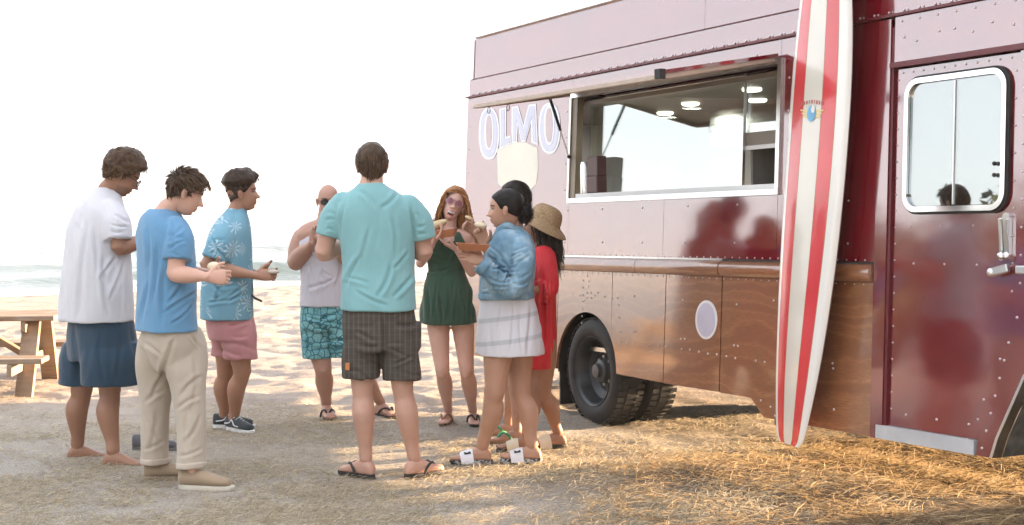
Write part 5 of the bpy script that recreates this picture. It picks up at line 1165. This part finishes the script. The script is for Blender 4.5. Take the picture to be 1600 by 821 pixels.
msk = scalp(.074, .045, .0, -.050); blk = hair_mat('black_hair', (.014, .011, .010), (.06, .045, .04))
def bun(fig, rng):
    n = 900; c = np.array([-.120, 0, -.030]); D = rng.normal(size=(n, 3)); D /= np.linalg.norm(D, axis=1, keepdims=True); A = ribbons(c + D * np.array([.050, .046, .062]), D, rng.normal(size=(n, 3)) * .6, .034 * np.ones(n), .0024, rng, 5, .9, .05, 0, .25)
    B = short_hair(msk, 1800, .04, (-1, 0, -.35), .0, 0, .0012, lambda X: .006 + 0 * X[..., 0])(fig, rng); k = len(A[0])
    return np.concatenate([A[0], B[0]]), np.concatenate([A[1], B[1] + k]), np.concatenate([A[2], B[2]])
hr7 = f.hair(blk, msk, lambda X: .008 + .012 * sstep(.0, -.09, X[..., 0]), bun, shell_noise=.003)
bn = MB().ball(f.local((-.120, 0, -.030)) - f.o, .050, 18, 12, (1, .92, 1.2), f.hM.to_4x4()).build('hair_bun', blk, f.root, smooth=True)
SL_SOLE = NT('speckled_sole'); SL_SOLE.P(Base__Color=SL_SOLE.ramp(SL_SOLE.noise(55, 2), [(.47, (.015, .016, .018)), (.53, (.42, .44, .46))]), Roughness=.7); SL_SOLE = SL_SOLE.m; BAND_W = simple('white_band', (.76, .76, .80), .5, .03)
slide(f, hl, d1, SL_SOLE, BAND_W, .94, 0, SOLE_BLK); slide(f, hr, d2, SL_SOLE, BAND_W, .94, 0, SOLE_BLK)

# 8 --- dark-haired person behind the denim jacket
f = Fig('dark-haired person in green thong sandals mostly hidden behind denim jacket', 9.75, 180, (.47, .275, .195), 800, .95)
tp8 = [(802, 470, 0, .150, .110), (802, 430, 0, .140, .105), (803, 395, 0, .155, .11), (804, 372, 0, .15, .095), (804, 358, 0, .08, .07)]
f.stack(inset(tp8, .015)); f.stack([(802, 470, 0, .14, .10), (803, 500, 0, .15, .115), (803, 520, 0, .15, .11)])
wr_ = f.arm((800, 376, .15), (778, 405, .16), (745, 366, .0), .86, .84); f.hand(wr_, unit(-.62, -.1, .70), (.5, -.6, .5), 'R', .8, .9, .5)
wl = f.arm((806, 376, -.15), (800, 430, -.18), (772, 425, -.2), .86, .84); f.hand(wl, unit(-1, 0, .2), (0, .2, 1), 'L', .4, .9)
hl, hr = gp(693, 820), gp(682, 806); d1, d2 = unit(-1, -.12, 0), unit(-1, -.1, 0)
f.toe_side = 1; al = f.foot(hl, d1, .90, .016); f.toe_side = -1; ar_ = f.foot(hr, d2, .90, .016)
f.leg((805, 500, -.07), (806, 600, -.08), al, .90, Vector((-1, 0, 0))); f.leg((798, 500, .07), (799, 595, .08), ar_, .90, Vector((-1, 0, 0)))
f.head((803, 314, 0), 180, 2, 0, .97, fem=True, neck=(805, 356, 0), neck_r=.048)
f.finish(.009)
mb = MB(); f.stack(tp8, mb); garment(f, 'white_top', mb, cloth_mat('white_linen', (.72, .71, .70), .05), .008, 2, .006, (8, 8, 4), 2)
mb = MB(); f.stack([(802, 464, 0, .150, .110), (803, 500, 0, .162, .125), (803, 540, 0, .165, .13)], mb); garment(f, 'shorts', mb, cloth_mat('stone_shorts', (.55, .52, .48), .05), .008, 2, .006, (8, 8, 4), 2)
msk = scalp(.075, .045, -.01, -.07); f.hair(hair_mat('dark_hair', (.022, .016, .013), (.09, .07, .055)), msk, cap_thick(.020, .016, .02), short_hair(msk, 1800, .05, (-.6, 0, -.9), .0, 0, .0013, cap_thick(.016, .012, .014)), shell_noise=.003)
GRN = simple('green_rubber', (.03, .30, .12), .5, .1); flipflop(f, hl, d1, simple('tan_sole', (.28, .20, .12), .8), GRN, .90, 0, 1); flipflop(f, hr, d2, simple('tan_sole', (.28, .20, .12), .8), GRN, .90, 0, -1)

# 9 --- straw hat, red dress
f = Fig('person in straw hat and sheer red dress next to the truck', 9.4, 168, (.32, .17, .105), 845, .95)
dr9 = [(848, 574, 0, .150, .075), (846, 550, 0, .155, .092), (844, 515, 0, .155, .100), (843, 475, 0, .150, .102), (843, 435, 0, .145, .100), (844, 408, 0, .150, .100), (846, 393, 0, .140, .088), (848, 382, 0, .075, .062)]
f.stack(inset(dr9, .018))
wl = f.arm((848, 408, -.11), (856, 450, -.19), (828, 455, -.27), .88, .80); f.hand(wl, unit(-.9, -.1, .3), (0, .2, 1), 'L', .4, .9)
wr_ = f.arm((846, 402, .15), (840, 450, .2), (815, 430, .1), .88, .88); f.hand(wr_, unit(-.9, 0, .4), (0, -.2, 1), 'R', .4, .9)
hl, hr = gp(701, 884), gp(708, 836); d1, d2 = unit(-1, -.18, 0), unit(-1, -.02, 0)
f.toe_side = 1; al = f.foot(hl, d1, .92, .028); f.toe_side = -1; ar_ = f.foot(hr, d2, .92, .028)
f.leg((850, 540, -.04), (848, 612, -.03), al, .94, Vector((-1, 0, 0))); f.leg((840, 540, .05), (830, 612, -.05), ar_, .94, Vector((-1, 0, 0)))
f.head((843, 356, 0), 172, -14, 0, .96, fem=True, neck=(848, 388, 0), neck_r=.048)
f.finish(.009)
RED = NT('sheer_red_voile'); RED.P(Base__Color=RED.ramp(RED.noise(5), [(.3, (.50, .012, .022)), (.7, (.64, .025, .035))]), Roughness=.7); RED.bump(RED.noise(30, 3, RED.co((1, 1, .1))), .3, .01); RED = RED.m
mb = MB(); f.stack(dr9, mb); sleeve(f, mb, [(849, 402, -.10), (854, 425, -.17), (856, 450, -.19), (842, 456, -.24)], [.088, .070, .066, .072]); garment(f, 'red_dress', mb, RED, .0070, 2, .005, (11, 11, 1.6), 2, lines=auto_folds('skirt', 832, 400, 866, 570, 22, 6, 12, 2.4))
msk = scalp(.075, .045, -.01, -.07); f.hair(hair_mat('dark_hair', (.020, .014, .012), (.08, .06, .05)), msk, cap_thick(.010, .010, .02), long_hair(1500, .22, .003), shell_noise=.003)
# straw hat
Mh = f.hM @ Matrix.Rotation(R(-10), 3, 'Y'); ht = []
for r_, z in ((.001, .155), (.035, .153), (.062, .145), (.082, .128), (.094, .100), (.100, .068), (.102, .046), (.118, .034), (.142, .018), (.160, .000), (.161, -.004), (.142, .012), (.116, .028), (.098, .040), (.096, .068), (.088, .098), (.06, .138), (.001, .149)):
    ht.append([f.hc + Mh @ Vector((r_ * 1.06 * math.cos(t) - .012, r_ * .96 * math.sin(t), z + .006 * math.sin(2 * t) * (r_ > .12))) - f.o for t in (2 * math.pi * k / 36 for k in range(36))])
STR = NT('woven_straw'); STR.P(Base__Color=STR.ramp(STR.noise(70, 3, STR.co((1, 1, 2.5))), [(.35, (.26, .165, .085)), (.65, (.42, .29, .165))]), Roughness=.85); STR.bump(STR.noise(90, 2, STR.co((1, 1, 3))), .5, .004)
MB().rings(ht, cap=False).build('straw_hat', STR.m, f.root, smooth=True)
CRS = simple('cream_band', (.66, .60, .46), .6); slide(f, hl, d1, SOLE_BLK, CRS, .92, 0); slide(f, hr, d2, SOLE_BLK, CRS, .92, 0)

# ------------------------------------------------------------ food and loose things
def tray_boat(name, label, c, yaw, tilt, m, L=.20, W=.10, h=.045):
    M = Matrix.Translation(c) @ Matrix.Rotation(R(yaw), 4, 'Z') @ Matrix.Rotation(R(tilt), 4, 'Y'); t = .004; V = []
    for z, e, i in ((0, 0, 0), (h, .022, 0), (h, .022, t), (t, 0, t)):
        V += [M @ Vector((sx * (L / 2 + e - i), sy * (W / 2 + e - i), z)) for sx, sy in ((-1, -1), (1, -1), (1, 1), (-1, 1))]
    Fc = [(3, 2, 1, 0)] + [(r * 4 + k, r * 4 + (k + 1) % 4, r * 4 + 4 + (k + 1) % 4, r * 4 + 4 + k) for r in range(3) for k in range(4)] + [(12, 13, 14, 15)]
    o = MB().add(V, Fc).build(name, m); tag(o, label, 'food tray', 'paper food trays'); return o, M
KRAFT = simple('kraft_paperboard', (.42, .165, .075), .7, .1, 12); BUN = simple('soft_bun', (.62, .47, .27), .7, .12, 18, bump=.2); BUNW = simple('pale_bun', (.66, .58, .42), .75, .1, 18, bump=.2)
o, M = tray_boat('food_tray', 'brown paper tray held by person in green playsuit', at(692, 372, 9.86), -6, -8, KRAFT, .15, .11, .05)
o = MB().ball(M @ Vector((-.035, 0, .088)), .032, 16, 10, (2.6, 1, .85), M.to_3x3().to_4x4() @ Matrix.Rotation(R(-14), 4, 'Y')).build('hot_dog_bun', BUN, smooth=True); tag(o, 'long golden bun lying across the tray of the ginger-haired person', 'bun')
o, M = tray_boat('food_tray', 'brown paper tray in the hand of person in denim jacket', at(738, 392, 8.64), 4, 4, KRAFT, .15, .10, .04)
o = MB().ball(at(751, 352, 8.80), .030, 16, 10, (1.25, .8, .62), Matrix.Rotation(R(8), 4, 'Y')).build('taco', BUNW, smooth=True); tag(o, 'pale taco held at the mouth of person in denim jacket', 'taco')
o = MB().ball(at(334, 417, 8.10), .036, 16, 10, (1.0, .9, .75)).build('bread_bun', BUNW, smooth=True); tag(o, 'round pale bun in the hands of person in blue tee', 'bun')
o = MB().ball(at(427, 425, 9.92), .030, 14, 8, (1.35, .9, .5)).build('wrapped_sandwich', simple('wax_paper', (.55, .5, .42), .6), smooth=True); tag(o, 'small wrapped sandwich held by person in leaf-print shirt', 'sandwich')
o = MB().ball(at(733, 341, 9.74), .020, 12, 8, (1.5, .8, .6), Matrix.Rotation(R(25), 4, 'Y')).build('snack_bite', BUN, smooth=True); tag(o, 'bite of food in a raised hand between ginger and black hair', 'snack')
class Loose: pass
lo_ = Loose(); lo_.root = None; lo_.o = Vector((0, 0, 0)); gsh = shoe(lo_, gp(705, 209), unit(1, -.05, 0), cloth_mat('grey_canvas', (.13, .135, .15), .15), simple('grey_rubber', (.16, .16, .16), .7), 1.0, 'loose_sneaker', .085, None, simple('pale_lace', (.45, .45, .47), .7))
tag(gsh, 'empty grey sneaker on the ground behind the khaki trousers', 'sneaker')

# ------------------------------------------------------------ dry grass and straw litter (nobody could count it)
def litter(name, n, xs_fn, length, width, lift, cols, seed, label, cat):
    rng = np.random.default_rng(seed); X, Y = xs_fn(rng, n); n = len(X)
    L = length * (.45 + 1.1 * rng.random(n)); a = rng.random(n) * 6.283; el = np.abs(rng.normal(0, lift, n)); w = width * (.6 + .8 * rng.random(n))
    D = np.stack([np.cos(a) * np.cos(el), np.sin(a) * np.cos(el), np.sin(el)], -1); S = np.stack([-np.sin(a), np.cos(a), 0 * a], -1); bend = rng.normal(0, .35, n)[:, None]
    P0 = np.stack([X, Y, ground_h(X, Y) + .002 + rng.random(n) * .02 * (length > .06)], -1); P1 = P0 + D * (L * .5)[:, None] + S * bend * (L * .12)[:, None] + np.array([0, 0, .004]); P2 = P0 + D * L[:, None] + S * bend * (L * .42)[:, None] - np.array([0, 0, 1]) * (L * .22 * np.sin(el))[:, None]
    P2[:, 2] = np.maximum(P2[:, 2], ground_h(P2[:, 0], P2[:, 1]) + .002)
    up = np.array([0, 0, 1.]); sv = S * .75 + up * .66; V = np.stack([P0 - sv * w[:, None], P0 + sv * w[:, None], P1 - sv * w[:, None] * .9, P1 + sv * w[:, None] * .9, P2 - sv * w[:, None] * .35, P2 + sv * w[:, None] * .35], 1)
    b = (np.arange(n) * 6)[:, None]; Q = np.concatenate([b + np.array([[0, 1, 3, 2]]), b + np.array([[2, 3, 5, 4]])], 0)
    N = NT(name + '_fibre'); t = N.n('Attribute'); t.attribute_name = 'tone'; N.P(Base__Color=N.ramp(t.outputs['Fac'], cols), Roughness=.75); N.p.inputs['Specular IOR Level'].default_value = .3
    tr = N.n('BsdfTranslucent', Color=cols[-1][1]); mx = N.n('MixShader', Fac=.25); N.t.links.new(N.p.outputs[0], mx.inputs[1]); N.t.links.new(tr.outputs[0], mx.inputs[2]); N.t.links.new(mx.outputs[0], N.out.inputs[0])
    o = quads_mesh(name, V.reshape(-1, 3), Q, N.m)
    if len(o.data.vertices) == n * 6: o.data.attributes.new('tone', 'FLOAT', 'POINT').data.foreach_set('value', np.repeat(np.clip(rng.normal(.5, .25, n), 0, 1), 6).astype(np.float32))
    tag(o, label, cat, kind='stuff'); return o
def near_field(rng, n):
    m = n * 3; Yi = 1 / rng.uniform(1 / 12.5, 1 / 6.6, m); X = rng.uniform(-.37, .37, m) * Yi
    P = np.stack([X, Yi, 0 * X], -1); d = fbm(P * np.array([1.1, 1.6, 1]), 3, 77) + .5 * fbm(P * 4.5, 2, 78); k = d > rng.normal(.0, .28, m) + .12 * sstep(9.5, 11.5, Yi) * 3
    return X[k][:n], Yi[k][:n]
def truck_field(rng, n):
    m = n * 5; u = rng.uniform(.6, 5.0, m); v = rng.uniform(-2.3, 1.6, m); P = np.stack([u, v, 0 * u], -1); cl = sstep(-.35, .25, fbm(P * np.array([1.6, 3.2, 1]), 3, 91)); k = rng.random(m) < sstep(1.2, 2.6, u + .35 * v + .1) * (.05 + .95 * sstep(-1.9, -.5, v)) * (.12 + .88 * cl)
    return (TO[0] + u * TU[0] + v * TV[0])[k][:n], (TO[1] + u * TU[1] + v * TV[1])[k][:n]
litter('dry_grass', 60000, near_field, .050, .0014, .34, [(0, (.14, .105, .07)), (.5, (.40, .325, .22)), (1, (.68, .60, .44))], 5, 'short dry grass and chaff scattered over the trodden sand', 'dry grass')
litter('straw_litter', 15000, truck_field, .105, .0019, .22, [(0, (.06, .034, .017)), (.5, (.26, .165, .08)), (1, (.58, .43, .24))], 6, 'golden straw litter banked along the truck', 'straw')

# ------------------------------------------------------------ trees beyond the left edge, mirrored in the truck's side
def tree(x, y, hgt, rad, seed, label='dark leafy tree mirrored as a silhouette in the truck side', group='trees beyond the left edge of the view'):
    rt = empty('tree', (x, y, 0)); tag(rt, label, 'tree', group)
    rng = np.random.default_rng(seed); bark = simple('bark', (.09, .065, .045), .9, .2, 8)
    MB().tube([Vector((0, 0, -1.2)), Vector((.1, 0, hgt * .25)), Vector((-.1, .1, hgt * .6))], [min(.28, hgt * .04), min(.2, hgt * .03), .03], 8).build('trunk', bark, rt)
    n = 2600; c = rng.normal(size=(14, 3)) * np.array([rad * .55, rad * .55, hgt * .20]) + np.array([0, 0, hgt * .62]); i = rng.integers(0, 14, n); D = rng.normal(size=(n, 3)); D /= np.linalg.norm(D, axis=1, keepdims=True)
    P = c[i] + D * (rad * .5 * rng.random(n) ** .4)[:, None]; P[:, 2] = np.clip(P[:, 2], .3, None); A = rng.normal(size=(n, 3)); A /= np.linalg.norm(A, axis=1, keepdims=True); B = np.cross(A, D); s = .22 if hgt > 2.5 else .14
    V = np.stack([P - A * s, P - B * s * .6, P + A * s, P + B * s * .6], 1).reshape(-1, 3)
    quads_mesh('crown', V, np.arange(4 * n).reshape(-1, 4), simple('dark_leaves', (.022, .034, .015), .7, .4, 3), rt)
for k, (az, dist, hg, rd) in enumerate(((61, 36, 4.4, 1.8), (66, 34, 4.6, 2.0), (71, 36, 3.0, 2.0), (77, 33, 3.2, 2.2), (84, 36, 3.4, 2.4))) : tree(-dist * math.sin(R(az)), dist * math.cos(R(az)), hg, rd, 50 + k, ('first', 'second', 'third', 'fourth', 'fifth')[k] + ' dark leafy tree from the sea, mirrored in the truck side')

for k, (x, y, hg, rd) in enumerate(((-8.4, 12.4, 1.9, .95), (-8.4, 9.7, 2.0, 1.0), (-8.8, 8.0, 2.1, 1.1))): tree(x, y, hg, rd, 70 + k, ('farthest', 'middle', 'nearest')[k] + ' low dark bush mirrored in the red cab door', 'bushes beyond the left edge of the view')

# ------------------------------------------------------------ sea haze
hz = MB().box((-6500, -6500, -6.0), (6500, 6500, 6.9)).build('haze'); hm = bpy.data.materials.new('haze_air'); hm.use_nodes = True; ht_ = hm.node_tree; ht_.nodes.remove(ht_.nodes['Principled BSDF'])
pv = ht_.nodes.new('ShaderNodeVolumePrincipled'); pv.inputs['Color'].default_value = (.97, .97, .97, 1); pv.inputs['Density'].default_value = .0007; ht_.links.new(pv.outputs[0], ht_.nodes['Material Output'].inputs['Volume'])
hz.data.materials.append(hm); tag(hz, 'pale sea haze in the air', 'haze', kind='stuff')

# unseen trees added behind the camera to cut light on the near sides
for k, (x, y, hg, rd) in enumerate(((-13, -9, 9, 3.6), (-6, -12, 10, 4.0), (1, -11, 9.5, 3.8), (8, -12, 10, 4.0), (15, -8, 9, 3.6))): tree(x, y, hg, rd, 80 + k, ('leftmost', 'second', 'middle', 'fourth', 'rightmost')[k] + ' unseen leafy tree added behind the camera to cut frontal light', 'added trees behind the viewpoint')
